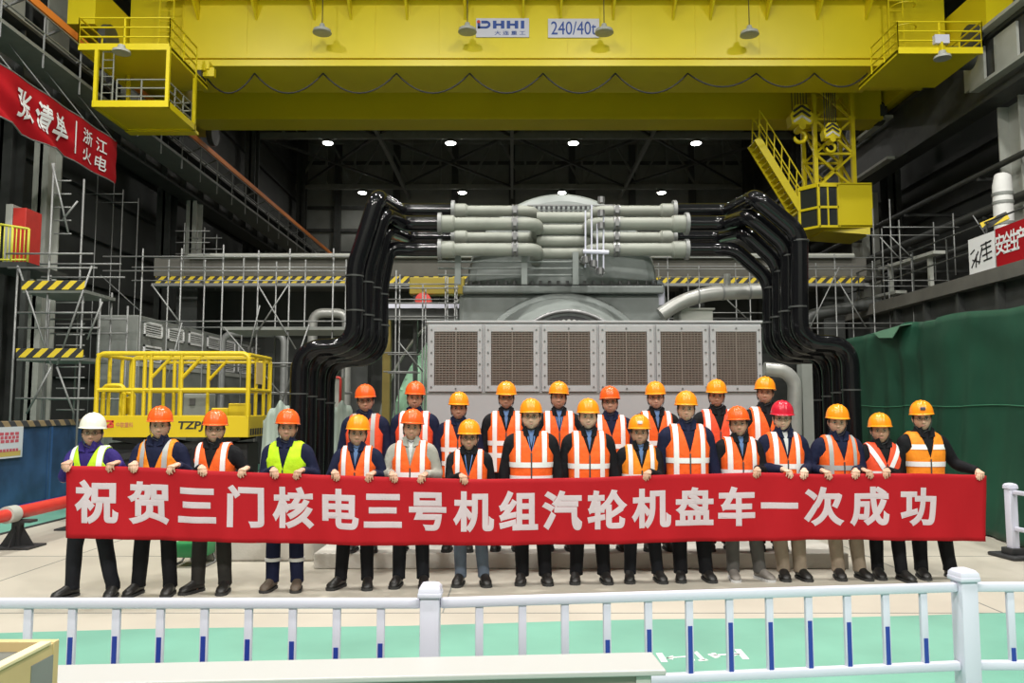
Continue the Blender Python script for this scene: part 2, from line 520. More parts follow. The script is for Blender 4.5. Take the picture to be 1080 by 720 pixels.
# low concrete step in front of the machine
PLY, PLZ = depth_on(600, 0), 0.17
xa, xb = X(331, PLY, .17), X(895, PLY, .17)
pl = MB().cbox(xa, xb, PLY, PLY + 6.5, 0, PLZ, .012).build('plinth', M['concrete'], origin=None)
pl['kind'] = 'structure'

# ceiling lamps in view (same grid as the lights)
lamp0 = None
for row, Y in enumerate((38.0, 47.0)):
    for k, x in enumerate(LAMP_X):
        t = thing('ceiling_light', '', 'light', (x, Y, LAMP_Z - .35), 0, 'round high bay lamps under the roof trusses')
        if lamp0 is None:
            lamp0 = t
            MB().lathe([(.06, .35), (.06, .2), (.12, .16), (.25, .02), (.27, -.02)], n=20).build('lamp_shade', M['galv'], t, smooth=40)
            MB().lathe([(.10, -.03), (.21, -.05), (.235, -.025), (.235, -.02)], n=20).build('lens', M['lamp_glow'], t, smooth=40)
        else:
            for ch in lamp0.children:
                c = ch.copy(); COL.objects.link(c); c.parent = t
        t['label'] = 'lit high bay lamp, %s in the %s row' % (('leftmost', 'second from the left', 'second from the right', 'rightmost')[k], ('upper (nearer)', 'lower (farther)')[row])
# ================================================================== overhead travelling crane
CY = M['crane_yellow']
GY = 21.0                                   # front face of the front girder
crane = thing('overhead_crane', 'yellow double-girder overhead travelling crane spanning the whole hall near the roof', 'crane', (0, GY, 10.97))
GZ = 10.97
def cb(): return MB()
gx0, gx1 = -10.3, 11.9
# front girder: box beam with bottom flange; the tall box ends where the photo shows it end
g = cb()
g.box(X(190, GY, 11), X(938, GY, 11), GY, GY + 1.6, GZ + .34, GZ + 2.6)
g.box(X(190, GY, 11), X(938, GY, 11), GY - .06, GY + 1.66, GZ + .26, GZ + .34)
g.box(X(190, GY, 11), X(938, GY, 11), GY - .14, GY + 1.7, GZ, GZ + .17)
g.box(X(190, GY, 11) , X(938, GY, 11), GY + .02, GY + 1.5, GZ + .1, GZ + .3)
for i in range(12): g.box(-9 + i * 1.75, -8.985 + i * 1.75, GY - .012, GY, GZ + .34, GZ + 2.6)
g.build('front_girder', CY, crane, world=True)
for xa, xb in ((gx0 - .2, X(190, GY, 11)), (X(938, GY, 11), gx1)):
    cb().box(xa, xb, GY + .1, GY + 1.5, GZ - .02, GZ + 2.3).build('girder_end', CY, crane, world=True)
RY = 24.85
g = cb()
g.box(gx0, gx1, RY + .08, RY + .95, GZ + .1, GZ + 2.6)
g.box(gx0, gx1, RY, RY + 1.03, GZ, GZ + .1)
g.build('rear_girder', CY, crane, world=True)
for s, xx in ((-1, XL - .1), (1, XR + .05)):
    c = cb().box(xx - .35, xx + .35, GY - 1.6, RY + 3.0, GZ + .45, GZ + 1.5)
    e = c.build('end_carriage', CY, crane, world=True)
    for yy in (GY - 1.0, GY + 1.2, RY + .4, RY + 2.4):
        cb().lathe([(.12, -.1), (.38, -.1), (.38, .1), (.12, .1)], (xx - s * .4, yy, GZ + .32), 20, 'x').build('wheel', M['dark_steel'], e, world=True, smooth=40)
# walkway on top of the front girder with triangular brackets below
cb().box(X(175, GY, 13), X(950, GY, 13), GY - .75, GY, GZ + 1.92, GZ + 2.0).build('service_walkway', CY, crane, world=True)
rl = cb()
for zz in (2.45, 2.95): rl.tube([(X(175, GY, 13), GY - .72, GZ + zz), (X(950, GY, 13), GY - .72, GZ + zz)], .025, 6)
for i in range(13): rl.tube([(-8.9 + i * 1.55, GY - .72, GZ + 2.0), (-8.9 + i * 1.55, GY - .72, GZ + 2.95)], .025, 6)
rl.build('walkway_railing', CY, crane, world=True)
for px in (205, 267, 329, 368, 428, 490, 552, 592, 648, 712, 752, 812, 866, 918):
    x = X(px, GY - .3, 12.7)
    cb().poly([(x - .03, GY, GZ + 1.92), (x - .03, GY - .7, GZ + 1.92), (x - .03, GY, GZ + 1.35)], (.06, 0, 0)).build('bracket', CY, crane, world=True)
# floodlights hanging under the walkway
for px, py in ((340, 31), (493, 30), (637, 31), (790, 33)):
    x = X(px, GY - .6, 12.1); z = Z(py, GY - .6)
    lm = cb().lathe([(.03, .16), (.06, .15), (.09, .04), (.23, -.02), (.25, -.10), (.22, -.11), (.0, -.09)], (x, GY - .6, z), 20).build('floodlight', M['pale_steel'], crane, world=True, smooth=40)
    cb().tube([(x, GY - .6, z + .15), (x, GY - .6, GZ + 1.94)], .012, 6).build('hanger_cord', M['black_rubber'], lm, world=True)
# name plates
def plate(px0, px1, py0, py1):
    Y = GY - .02
    x0, x1, z0, z1 = X(px0, Y, 12), X(px1, Y, 12), Z(py1, Y), Z(py0, Y)
    o = cb().cbox(x0, x1, Y - .02, Y + .01, z0, z1, .004).build('sign_plate', M['white_paint'], crane, world=True)
    return o, x0, x1, z0, z1
M['sign_blue'] = mat('sign_blue', (0.02, 0.07, 0.33), 0.5)
M['sign_red'] = mat('sign_red', (0.65, 0.05, 0.04), 0.5)
YP = GY - .045
def on_front(cx, cz, Y=None): 
    return lambda u, v: Vector((cx + u, YP if Y is None else Y, cz + v))
o, x0, x1, z0, z1 = plate(502, 558, 19.5, 39.5)
w, h = x1 - x0, z1 - z0
o['label'] = 'white plate with a blue wordmark and a red dot'
# bold wordmark: a stylised D with a red dot, then H H I
b = cb()
def bar(u0, u1, v0, v1): b.box(x0 + u0 * w, x0 + u1 * w, YP - .004, YP + .01, z0 + v0 * h, z0 + v1 * h)
zl, zh = .45, .86
bar(.10, .20, .72, zh); bar(.03, .20, zl, .56); bar(.03, .08, zl, .74)
rings = []
for k in range(9):
    a = -PI / 2 + PI * k / 8
    rings.append([Vector((x0 + (.19 + math.cos(a) * rr * .085) * w, yy, z0 + (.655 + math.sin(a) * (.205 if rr == 1 else .085)) * h)) for rr, yy in ((1, YP - .004), (.45, YP - .004), (.45, YP + .01), (1, YP + .01))])
b.loft(rings)
for u in (.32, .58): bar(u, u + .065, zl, zh); bar(u + .15, u + .215, zl, zh); bar(u + .06, u + .16, .60, .71)
bar(.845, .91, zl, zh)
b.build('lettering', M['sign_blue'], o, world=True)
cb().lathe([(.05, YP - .004), (.05, YP + .01)], (x0 + .05 * w, 0, z0 + .80 * h), 14, 'y').build('red_dot', M['sign_red'], o, world=True)
text_on('lettering', '大 连 重 工', on_front(x0 + .64 * w, z0 + .22 * h), M['sign_blue'], o, w * .58, h * .22, .012)
o, x0, x1, z0, z1 = plate(578, 632, 20, 40)
o['label'] = 'white plate with the blue lifting capacity'
text_on('lettering', '240/40t', on_front((x0 + x1) / 2, (z0 + z1) / 2), M['sign_blue'], o, (x1 - x0) * .88, (z1 - z0) * .7, .004)
# festoon cable in loops below the front girder
fc = cb()
pts = []
loops = [(212, 266), (266, 339), (339, 417), (417, 495), (495, 573), (573, 650), (650, 727), (727, 800), (800, 862), (862, 918)]
for a, c in loops:
    for k in range(13):
        t = k / 12
        px = a + (c - a) * t; sag = 22 * 4 * t * (1 - t) if c < 790 else 15 * 4 * t * (1 - t)
        pts.append(Vector((X(px, GY + .1, 11), GY + .3, GZ - .02 - sag * .0255)))
fc.tube(pts, .022, 6).build('festoon_cable', M['black_rubber'], crane, world=True)
# festoon trolley at the left end
x0, x1 = X(191, GY - .3, 11), X(219, GY - .3, 11)
ft = cb().box(x0, x1, GY - .45, GY - .1, Z(76, GY - .3), Z(70, GY - .3)).box(x0 + .05, x0 + .25, GY - .4, GY - .15, Z(71, GY - .3), Z(67, GY - .3)).box(x1 - .28, x1 + .08, GY - .4, GY - .1, Z(74, GY - .3), Z(66, GY - .3)).box(x1 - .1, x1 + .2, GY - .35, GY - .2, Z(81, GY - .3), Z(72, GY - .3)).build('festoon_trolley', M['pale_steel'] if 0 else CY, crane, world=True)
cb().box(x0 - .02, x1 - .1, GY - .47, GY - .12, Z(86, GY - .3), Z(77, GY - .3)).build('motor_box', M['black_rubber'], ft, world=True)
# end platforms with railings
def railing(b, pts, h, levels=(.5, 1.0), step=.9, r=.024):
    for p, q in zip(pts[:-1], pts[1:]):
        p, q = Vector(p), Vector(q)
        for l in levels: b.tube([p + Vector((0, 0, h * l)), q + Vector((0, 0, h * l))], r, 6)
        n = max(1, round((q - p).length / step))
        for i in range(n + 1):
            c = p.lerp(q, i / n); b.tube([c, c + Vector((0, 0, h))], r, 6)
    return b
PZ = 10.45
ya = 18.6
xl0, xl1 = X(83, ya, PZ), X(179, ya, PZ)
lp = cb().box(xl0, xl1, ya, GY, PZ - .03, PZ + .03).box(xl0, xl1, ya - .03, ya + .05, PZ - .09, PZ + .07).box(xl1 - .06, xl1, ya, GY, PZ - .09, PZ + .07).box(xl0, xl0 + .06, ya, GY, PZ - .09, PZ + .07).build('end_platform', CY, crane, world=True)
railing(cb(), [(xl0, GY - .3, PZ), (xl0, ya, PZ), (xl1, ya, PZ), (xl1, GY - .8, PZ)], .72, (.34, .67, 1)).build('railing', CY, lp, world=True)
ladder = cb()
def make_ladder(b, p, q, w, n, r=.022, side=(1, 0, 0)):
    p, q, s = Vector(p), Vector(q), Vector(side).normalized() * w / 2
    b.tube([p - s, q - s], r, 6).tube([p + s, q + s], r, 6)
    for i in range(n):
        c = p.lerp(q, (i + .5) / n); b.tube([c - s, c + s], r * .8, 6)
    return b
lx = X(173, 20.4, 11.5)
make_ladder(cb(), (lx, 20.5, PZ), (lx, 20.5, PZ + 2.6), .38, 9).build('access_ladder', CY, crane, world=True)
# suspended service cage below the left platform
cz = Z(110, ya); cx0, cx1 = X(100, ya, 9), X(176, ya, 9); cyb = 20.2
cg = cb()
for x, y in ((cx0, ya), (cx1, ya), (cx0, cyb), (cx1, cyb)): cg.box(x - .04, x + .04, y - .04, y + .04, cz, PZ)
for z in (cz, ):
    cg.box(cx0 - .05, cx1 + .05, ya - .05, ya + .05, z - .08, z + .08).box(cx0 - .05, cx1 + .05, cyb - .05, cyb + .05, z - .08, z + .08)
    cg.box(cx0 - .05, cx0 + .05, ya, cyb, z - .08, z + .08).box(cx1 - .05, cx1 + .05, ya, cyb, z - .08, z + .08)
cg.box(cx0, cx1, ya, cyb, cz - .05, cz - .01)
cage = cg.build('service_cage', CY, crane, world=True)
railing(cb(), [(cx0 + .5, ya + .02, cz), (cx1 - .04, ya + .02, cz), (cx1 - .04, cyb - .1, cz), (cx0 + .5, cyb - .1, cz)], .62, (.33, .66, 1), .5, .02).build('railing', M['pale_lagging'], cage, world=True)
make_ladder(cb(), (cx0 + .25, ya + .06, cz), (cx0 + .25, ya + .06, PZ), .26, 7, .018).build('ladder', M['pale_lagging'], cage, world=True)
cb().box(cx0 - .05, cx1 + .02, cyb, GY - .5, cz - .1, cz - .02).build('lower_plate', CY, cage, world=True)
x = X(129, ya - .1, 10.2); z = Z(53, ya - .1)
fl_ = cb().lathe([(.03, .12), (.08, .10), (.1, .02), (.2, -.03), (.21, -.09), (0, -.07)], (x, ya - .15, z), 18).build('floodlight', M['pale_steel'], crane, world=True, smooth=40)
cb().box(x - .02, x + .02, ya - .17, ya - .02, z + .1, PZ).build('hanger_bracket', CY, fl_, world=True)
# cable drum / hooter behind the left platform
cb().lathe([(.05, -.35), (.3, -.3), (.3, .3), (.05, .35)], (X(100, 19.8, 11), 20.0, PZ + .34), 18, 'x').build('drive_motor', M['dark_steel'], crane, world=True, smooth=40)
# right platform
yr_ = 18.8
xr0, xr1 = X(947, yr_, PZ), X(1036, yr_, PZ)
rp = cb().box(xr0, xr1, yr_, GY, PZ - .03, PZ + .03).box(xr0, xr1, yr_ - .03, yr_ + .05, PZ - .09, PZ + .07).box(xr0, xr0 + .06, yr_, GY, PZ - .09, PZ + .07).build('end_platform', CY, crane, world=True)
railing(cb(), [(xr0, GY - .8, PZ), (xr0, yr_, PZ), (xr1, yr_, PZ), (xr1, GY - .3, PZ)], .72, (.34, .67, 1)).build('railing', CY, rp, world=True)
lx = X(948, 20.4, 11.5)
ldr = make_ladder(cb(), (lx, 20.5, PZ), (lx, 20.5, PZ + 2.6), .38, 9)
for zz in (1.2, 1.8, 2.4):
    ldr.tube([(lx + .3 * math.cos(a), 20.5 - .35 - .3 * math.sin(a), PZ + zz) for a in [PI * k / 8 for k in range(9)]], .018, 6)
ldr.build('access_ladder', CY, crane, world=True)
cb().lathe([(.05, -.35), (.3, -.3), (.3, .3), (.05, .35)], (X(1016, 19.8, 11), 20.0, PZ + .34), 18, 'x').build('drive_motor', M['dark_steel'], crane, world=True, smooth=40)
x = X(993, yr_ - .1, 10.1)
f2 = cb().lathe([(.03, .12), (.08, .10), (.1, .02), (.19, -.03), (.2, -.09), (0, -.07)], (x, yr_ - .15, Z(59, yr_ - .1)), 18).build('floodlight', M['pale_steel'], crane, world=True, smooth=40)
cb().box(x - .15, x + .2, yr_ - .14, yr_ - .02, Z(48, yr_), Z(39, yr_)).build('junction_box', M['white_paint'], f2, world=True)
cb().box(x - .02, x + .02, yr_ - .17, yr_ - .03, Z(58, yr_), Z(47, yr_)).build('hanger_bracket', CY, f2, world=True)

# operator cab on a lattice mast, with the stair down to it
cab = thing('crane_cab', 'yellow crane operator cab with dark windows hanging below a lattice mast', 'cab', (0, 0, 0))
Yc = 23.2
c0, c1, czt, czb = X(872, Yc, 8), X(920, Yc, 8), Z(194, Yc), Z(243, Yc)
b = cb()
b.box(X(884, Yc, 8), c1, Yc, Yc + 1.7, czb + .12, czt)
b.poly([(c0, Yc + .3, czb + .15), (c0, Yc + .3, czb + .05), (c1 - .1, Yc, czb - .12), (c1 - .1, Yc, czb + .15)], (0, 1.4, 0))
shell = b.build('cab_shell', CY, cab, world=True)
xa_, xb_ = X(849, Yc, 8), X(884, Yc, 8)
b = cb()   # glazed nose on the left: posts and rails
for x, y in ((xa_, Yc + .5), (xa_, Yc + 1.5), (X(863, Yc, 8), Yc), (xb_, Yc)):
    b.box(x - .035, x + .035, y - .035, y + .035, czb + .1, czt)
for z in (czb + .12, czt - .05, (czb + czt) / 2):
    b.beam((xa_, Yc + .5, z), (X(863, Yc, 8), Yc, z), .07, .07).beam((X(863, Yc, 8), Yc, z), (xb_, Yc, z), .07, .07).beam((xa_, Yc + .5, z), (xa_, Yc + 1.5, z), .07, .07)
b.box(X(873, Yc, 8) - .02, X(873, Yc, 8) + .02, Yc - .02, Yc + .02, czb + .12, czt)
b.build('window_frame', CY, cab, world=True)
b = cb()
b.box(X(864, Yc, 8), xb_, Yc + .02, Yc + .03, czb + .14, czt - .07)
b.poly([(xa_ + .02, Yc + .5, czb + .14), (X(863, Yc, 8), Yc + .02, czb + .14), (X(863, Yc, 8), Yc + .02, czt - .07), (xa_ + .02, Yc + .5, czt - .07)], (.01, .01, 0))
b.build('window_pane', M['glass_dark'], cab, world=True)
cb().poly([(xa_, Yc + .5, czb + .1), (X(863, Yc, 8), Yc, czb + .1), (c1, Yc, czb + .1), (c1, Yc + 1.7, czb + .1), (xa_, Yc + 1.7, czb + .1)], (0, 0, .06)).build('cab_floor', CY, cab, world=True)
cb().poly([(xa_, Yc + .5, czt - .02), (X(863, Yc, 8), Yc, czt - .02), (c1, Yc, czt - .02), (c1, Yc + 1.7, czt - .02), (xa_, Yc + 1.7, czt - .02)], (0, 0, .06)).build('cab_roof', CY, cab, world=True)
# lattice mast
mx0, mx1, mz0, mz1 = X(867, Yc, 9), X(908, Yc, 9), czt, GZ + 1.72
b = cb()
ys_ = (Yc + .5, Yc + 1.45)
for x in (mx0, mx1):
    for y in ys_: b.box(x - .06, x + .06, y - .06, y + .06, mz0, mz1)
nb = 4
for i in range(nb):
    z0_, z1_ = mz0 + (mz1 - mz0) * i / nb, mz0 + (mz1 - mz0) * (i + 1) / nb
    for y in ys_:
        b.beam((mx0, y, z0_), (mx1, y, z1_), .07, .07).beam((mx1, y, z0_), (mx0, y, z1_), .07, .07).beam((mx0, y, z1_), (mx1, y, z1_), .07, .07)
    for x in (mx0, mx1): b.beam((x, ys_[0], z0_), (x, ys_[1], z1_), .06, .06)
b.build('lattice_mast', CY, cab, world=True)
# stair flight
p0, p1 = Vector((X(804, Yc, 10), Yc + .5, Z(140, Yc))), Vector((X(852, Yc, 8), Yc + .5, Z(218, Yc)))
b = cb()
for dy in (0, .7): b.beam(p0 + Vector((0, dy, 0)), p1 + Vector((0, dy, 0)), .05, .22)
for i in range(14):
    c = p0.lerp(p1, (i + .5) / 14); b.box(c.x - .1, c.x + .1, c.y, c.y + .7, c.z + .02, c.z + .05)
b.build('stair_flight', CY, cab, world=True)
b = cb()
for dy in (0, .7):
    for dz in (.45, .9): b.tube([p0 + Vector((.1, dy, dz)), p1 + Vector((.1, dy, dz))], .022, 6)
    for i in range(7):
        c = p0.lerp(p1, i / 6) + Vector((.05, dy, 0)); b.tube([c, c + Vector((.05, 0, .9))], .02, 6)
b.build('stair_rail', CY, cab, world=True)
# trolley between the girders with the two hook blocks below
tr = cb().box(X(815, 23, 12), X(895, 23, 12), GY + 1.9, RY - .3, GZ + 1.7, GZ + 2.5)
tr.build('crane_trolley', CY, crane, world=True)
cb().box(X(815, 23, 12), X(895, 23, 12), GY + .5, RY + 1, GZ + 2.5, GZ + 2.9).build('trolley_frame', CY, crane, world=True)
M['chevron'] = mat('chevron', (0.75, 0.73, 0.66), 0.5)
def hook(px, pyt, pyb, Y, label, s):
    x = X(px, Y, 9.8); zt_, zb_ = Z(pyt, Y), Z(pyb, Y)
    t = thing('hook_block', label, 'hook block', (x, Y, zb_), 0, 'crane hook blocks')
    h = zt_ - zb_
    w = .30 * s
    pz = h * .45
    b = cb()
    b.poly([(-w, -.2 * s, pz), (-w * 1.15, -.2 * s, pz + .3 * s), (-w * .55, -.2 * s, pz + .62 * s), (w * .55, -.2 * s, pz + .62 * s), (w * 1.15, -.2 * s, pz + .3 * s), (w, -.2 * s, pz)], (0, .4 * s, 0))
    b.build('block_housing', CY, t)
    for dz in (0, .16 * s, .32 * s):
        cb().beam((-w * .85, -.215 * s, pz + .08 * s + dz), (0, -.215 * s, pz + .26 * s + dz), .02, .07 * s).beam((0, -.215 * s, pz + .26 * s + dz), (w * .85, -.215 * s, pz + .08 * s + dz), .02, .07 * s).build('chevron_stripe', M['black_rubber'] if dz else M['chevron'], t)
    cb().lathe([(.04 * s, -.24 * s), (.11 * s, -.24 * s), (.11 * s, .24 * s), (.04 * s, .24 * s)], (0, 0, pz - .05 * s), 18, 'y').build('swivel', CY, t, smooth=40)
    hp = [(0, 0, pz), (0, 0, pz - .14 * s)] + [(.17 * s * math.sin(a), 0, pz - .32 * s + .17 * s * math.cos(a)) for a in [PI * .08 + PI * 1.45 * k / 12 for k in range(13)]]
    cb().tube(hp, [.055 * s] * 3 + [.06 * s] * (len(hp) - 5) + [.045 * s, .02 * s], 10).build('hook', CY, t, smooth=True)
    b = cb()
    for dx in (-.22, -.12, -.04, .05, .13, .22): b.tube([(dx * s, 0, pz + .5 * s), (dx * s, 0, GZ + 1.66 - zb_)], .014, 6)
    b.build('hoist_rope', M['dark_steel'], t)
hook(844, 110, 153, 23.6, 'larger crane hook block with black chevrons, hanging beside the cab stair', 1.0)
hook(876, 132, 160, 23.0, 'smaller crane hook block with chevrons hanging in front of the cab mast', .75)
# ================================================================== turbine generator
PB = M['black_gloss']; PP = M['pale_lagging']; CG = M['casing_grey']
TX = X(593, 14, 3.9)
tz = Z(302, 14.0)
tr_ = 100 / FPX * 14.3
tg = thing('turbine_generator', 'large grey domed turbine casing rising behind the louvred enclosure', 'turbine', (TX, 14.0, PLZ))
b = MB()
# upper half casing: barrel with a slightly domed end wall
def arc(r, y, n=40, z=tz): return [Vector((TX + r * math.cos(PI * k / n), y, z + r * math.sin(PI * k / n))) for k in range(n + 1)]
rings = [arc(tr_ * s, y) for s, y in ((.0001, 13.86), (.55, 13.88), (.9, 13.96), (.97, 14.02), (1, 14.12), (1, 16.4))]
m_ = len(rings[0])
for i in range(len(rings) - 1):
    b.add(rings[i] + rings[i + 1], [(k, k + 1, m_ + k + 1, m_ + k) for k in range(m_ - 1)])
b.build('upper_casing', CG, tg, world=True, smooth=40)
# horizontal joint flange
MB().cbox(TX - tr_ - .05, TX + tr_ + .05, 13.72, 16.4, tz - .16, tz - .03, .02).build('joint_flange', CG, tg, world=True)
MB().box(TX - tr_ - .02, TX + tr_ + .02, 13.75, 16.4, tz - .03, tz + .0).build('joint_gap', M['black_line'], tg, world=True)
jb = MB()
for i in range(22):
    x = TX - tr_ + .08 + i * (2 * tr_ - .16) / 21
    jb.lathe([(.028, 0), (.028, .07), (.0, .075)], (x, 13.82, tz - .0), 8)
jb.build('flange_bolt', M['bolt'], tg, world=True)['kind'] = 'stuff'
# lower casing
b = MB()
b.cbox(TX - tr_ - .12, TX + tr_ + .12, 13.85, 16.4, .17, tz - .16, .06)
b.build('lower_casing', CG, tg, world=True)
# sloping shoulder (truncated cone) in front, with the bearing cover
ring0, ring1 = [], []
cz_ = tz - 1.55
for s, y, z, L in ((1.55, 13.84, cz_, ring0), (1.0, 12.5, cz_ - .12, ring1)):
    for k in range(33):
        a = PI * k / 32; L.append(Vector((TX + s * math.cos(a), y, z + s * math.sin(a) * (.92 if s > 1.2 else 1.04))))
b = MB(); nn = 33
b.add(ring0 + ring1, [(k, k + 1, nn + k + 1, nn + k) for k in range(nn - 1)])
ctr = [Vector((TX + .0, 12.5, cz_ - .12))]
b.add(ring1 + ctr, [(k, k + 1, nn) for k in range(nn - 1)])
b.build('end_cone', CG, tg, world=True, smooth=40)
rim = [Vector((TX + 1.0 * math.cos(a), 12.44, cz_ - .12 + 1.04 * math.sin(a))) for a in [PI * k / 32 for k in range(33)]]
MB().tube(rim, .035, 8).build('bearing_rim', M['bolt'], tg, world=True, smooth=True)
MB().poly([Vector((TX + .93 * math.cos(a), 12.47, cz_ - .12 + .97 * math.sin(a))) for a in [PI * k / 24 for k in range(25)]], (0, .03, 0)).build('bearing_cover', M['black_rubber'], tg, world=True)
for k in range(5, 28):
    a = PI * k / 32
    MB().lathe([(.03, 12.40), (.03, 12.47)], (TX + .83 * math.cos(a), 0, cz_ - .12 + .88 * math.sin(a)), 8, 'y').build('cover_bolt', M['pale_steel'], tg, world=True)
# vent slots on the dome face
b = MB()
for r_ in range(2):
    for k in range(17): 
        x = X(561 + k * 5.2, 13.8, 5); z = Z(218.5 + r_ * 4.5, 13.8)
        b.cbox(x - .022, x + .022, 13.82, 13.86, z - .026, z + .026, .006)
b.build('vent_slot', M['black_rubber'], tg, world=True)['kind'] = 'stuff'
MB().box(X(556, 13.8, 5), X(650, 13.8, 5), 13.82, 13.86, Z(216.5, 13.8), Z(215.3, 13.8)).build('dome_seam', M['bolt'], tg, world=True)
# ledge rails above the joint
b = MB()
for px in (483, 553, 607):
    x = X(px, 13.2, 4); MB().box(x - .05, x + .05, 13.15, 13.25, Z(300, 13.2), Z(266, 13.2)).build('support_post', CG, tg, world=True)
b = MB()
for py in (276, 283, 290): b.tube([(X(462, 13.3, 4), 13.3, Z(py, 13.3)), (X(615, 13.3, 4), 13.3, Z(py, 13.3))], .018, 6)
b.build('service_tube', CG, tg, world=True)

# mint green end bell behind the enclosure
gb = thing('end_bell', 'mint green curved end shield showing beside the left edge of the louvred enclosure', 'machine cover', (X(575, 17, 1), 17.0, 0))
gcx, gcz = X(575, 17, 1.2), Z(466, 17)
gr = 163 / FPX * 17
MB().lathe([(.3, 16.55), (gr * .7, 16.6), (gr * .93, 16.75), (gr, 17.05), (gr, 18.5)], (gcx, 0, gcz), 64, 'y').build('end_shield', M['mint'], gb, world=True, smooth=40)
fl_ = MB()
for k in range(40):
    a = PI * (k + .5) / 40
    fl_.lathe([(.035, 16.95), (.035, 17.02)], (gcx + (gr * .985) * math.cos(a), 0, gcz + gr * .985 * math.sin(a)), 6, 'y')
fl_.build('shield_bolt', M['mint'], gb, world=True)['kind'] = 'stuff'
MB().tube([(gcx + gr * 1.07 * math.cos(a), 16.9, gcz + gr * 1.07 * math.sin(a)) for a in [PI * (.52 + .5 * k / 24) for k in range(25)]], .03, 8).build('shield_pipe', M['pale_lagging'], gb, world=True, smooth=True)

# ------------------------------------------------------------------ louvred enclosure
EY = 10.2
ex0, ex1, ez1 = X(450, EY, 2), X(805, EY, 2), Z(340.5, EY)
en = thing('louvred_enclosure', 'pale grey machine enclosure with six brown grilles behind the back row of people', 'enclosure', ((ex0 + ex1) / 2, EY, PLZ))
MB().cbox(ex0, ex1, EY, EY + 1.5, PLZ, ez1, .02).build('housing', M['enclosure'], en, world=True)
frames = ((452, 508.5, 458, 503.5), (511.5, 569, 518, 562.5), (571.5, 629.5, 577.5, 622.5), (632, 690, 639, 682.5), (692.5, 747.5, 697, 741.5), (749.5, 803.5, 755.5, 798.5))
for f0, f1, g0, g1 in frames:
    a0, a1, h0, h1 = [X(p, EY, 2) for p in (f0, f1, g0, g1)]
    zt, zb, gzt, gzb = Z(343, EY), Z(413, EY), Z(350, EY), Z(406.5, EY)
    b = MB()
    t = .035
    b.cbox(a0, h0, EY - t, EY + .01, zb, zt, .006).cbox(h1, a1, EY - t, EY + .01, zb, zt, .006)
    b.cbox(h0 - .005, h1 + .005, EY - t, EY + .01, gzt, zt, .006).cbox(h0 - .005, h1 + .005, EY - t, EY + .01, zb, gzb, .006)
    fr = b.build('grille_frame', M['enclosure'], en, world=True)
    MB().box(h0, h1, EY - .006, EY + .01, gzb, gzt).build('grille_screen', M['grille_back'], fr, world=True)
    b = MB()
    k = 22
    for i in range(k): 
        z = gzb + (gzt - gzb) * (i + .5) / k; b.box(h0, h1, EY - .022, EY - .010, z - .006, z + .006)
    for i in range(13):
        x = h0 + (h1 - h0) * (i + .5) / 13; b.box(x - .003, x + .003, EY - .026, EY - .018, gzb, gzt)
    b.box((h0 + h1) / 2 - .008, (h0 + h1) / 2 + .008, EY - .03, EY - .02, gzb, gzt)
    b.build('grille_wire', M['grille_wire'], fr, world=True)
    b = MB()
    for x in ((a0 + h0) / 2, (a1 + h1) / 2):
        for i in range(6): b.lathe([(.012, EY - t - .012), (.012, EY - t)], (x, 0, zb + .06 + i * (zt - zb - .12) / 5), 8, 'y')
    b.lathe([(.012, EY - t - .012), (.012, EY - t)], ((h0 + h1) / 2, 0, (zt + gzt) / 2), 8, 'y').lathe([(.012, EY - t - .012), (.012, EY - t)], ((h0 + h1) / 2, 0, (zb + gzb) / 2), 8, 'y')
    b.build('frame_bolt', M['bolt'], fr, world=True)['kind'] = 'stuff'
MB().cbox(ex0 - .01, ex1 + .01, EY - .02, EY + 1.52, ez1, ez1 + .03, .006).build('roof_edge', M['enclosure'], en, world=True)
b = MB()
b.box(ex0, ex1, EY - .01, EY + .01, Z(415, EY), Z(414, EY))
b.build('panel_joint', M['grey_steel'], en, world=True)

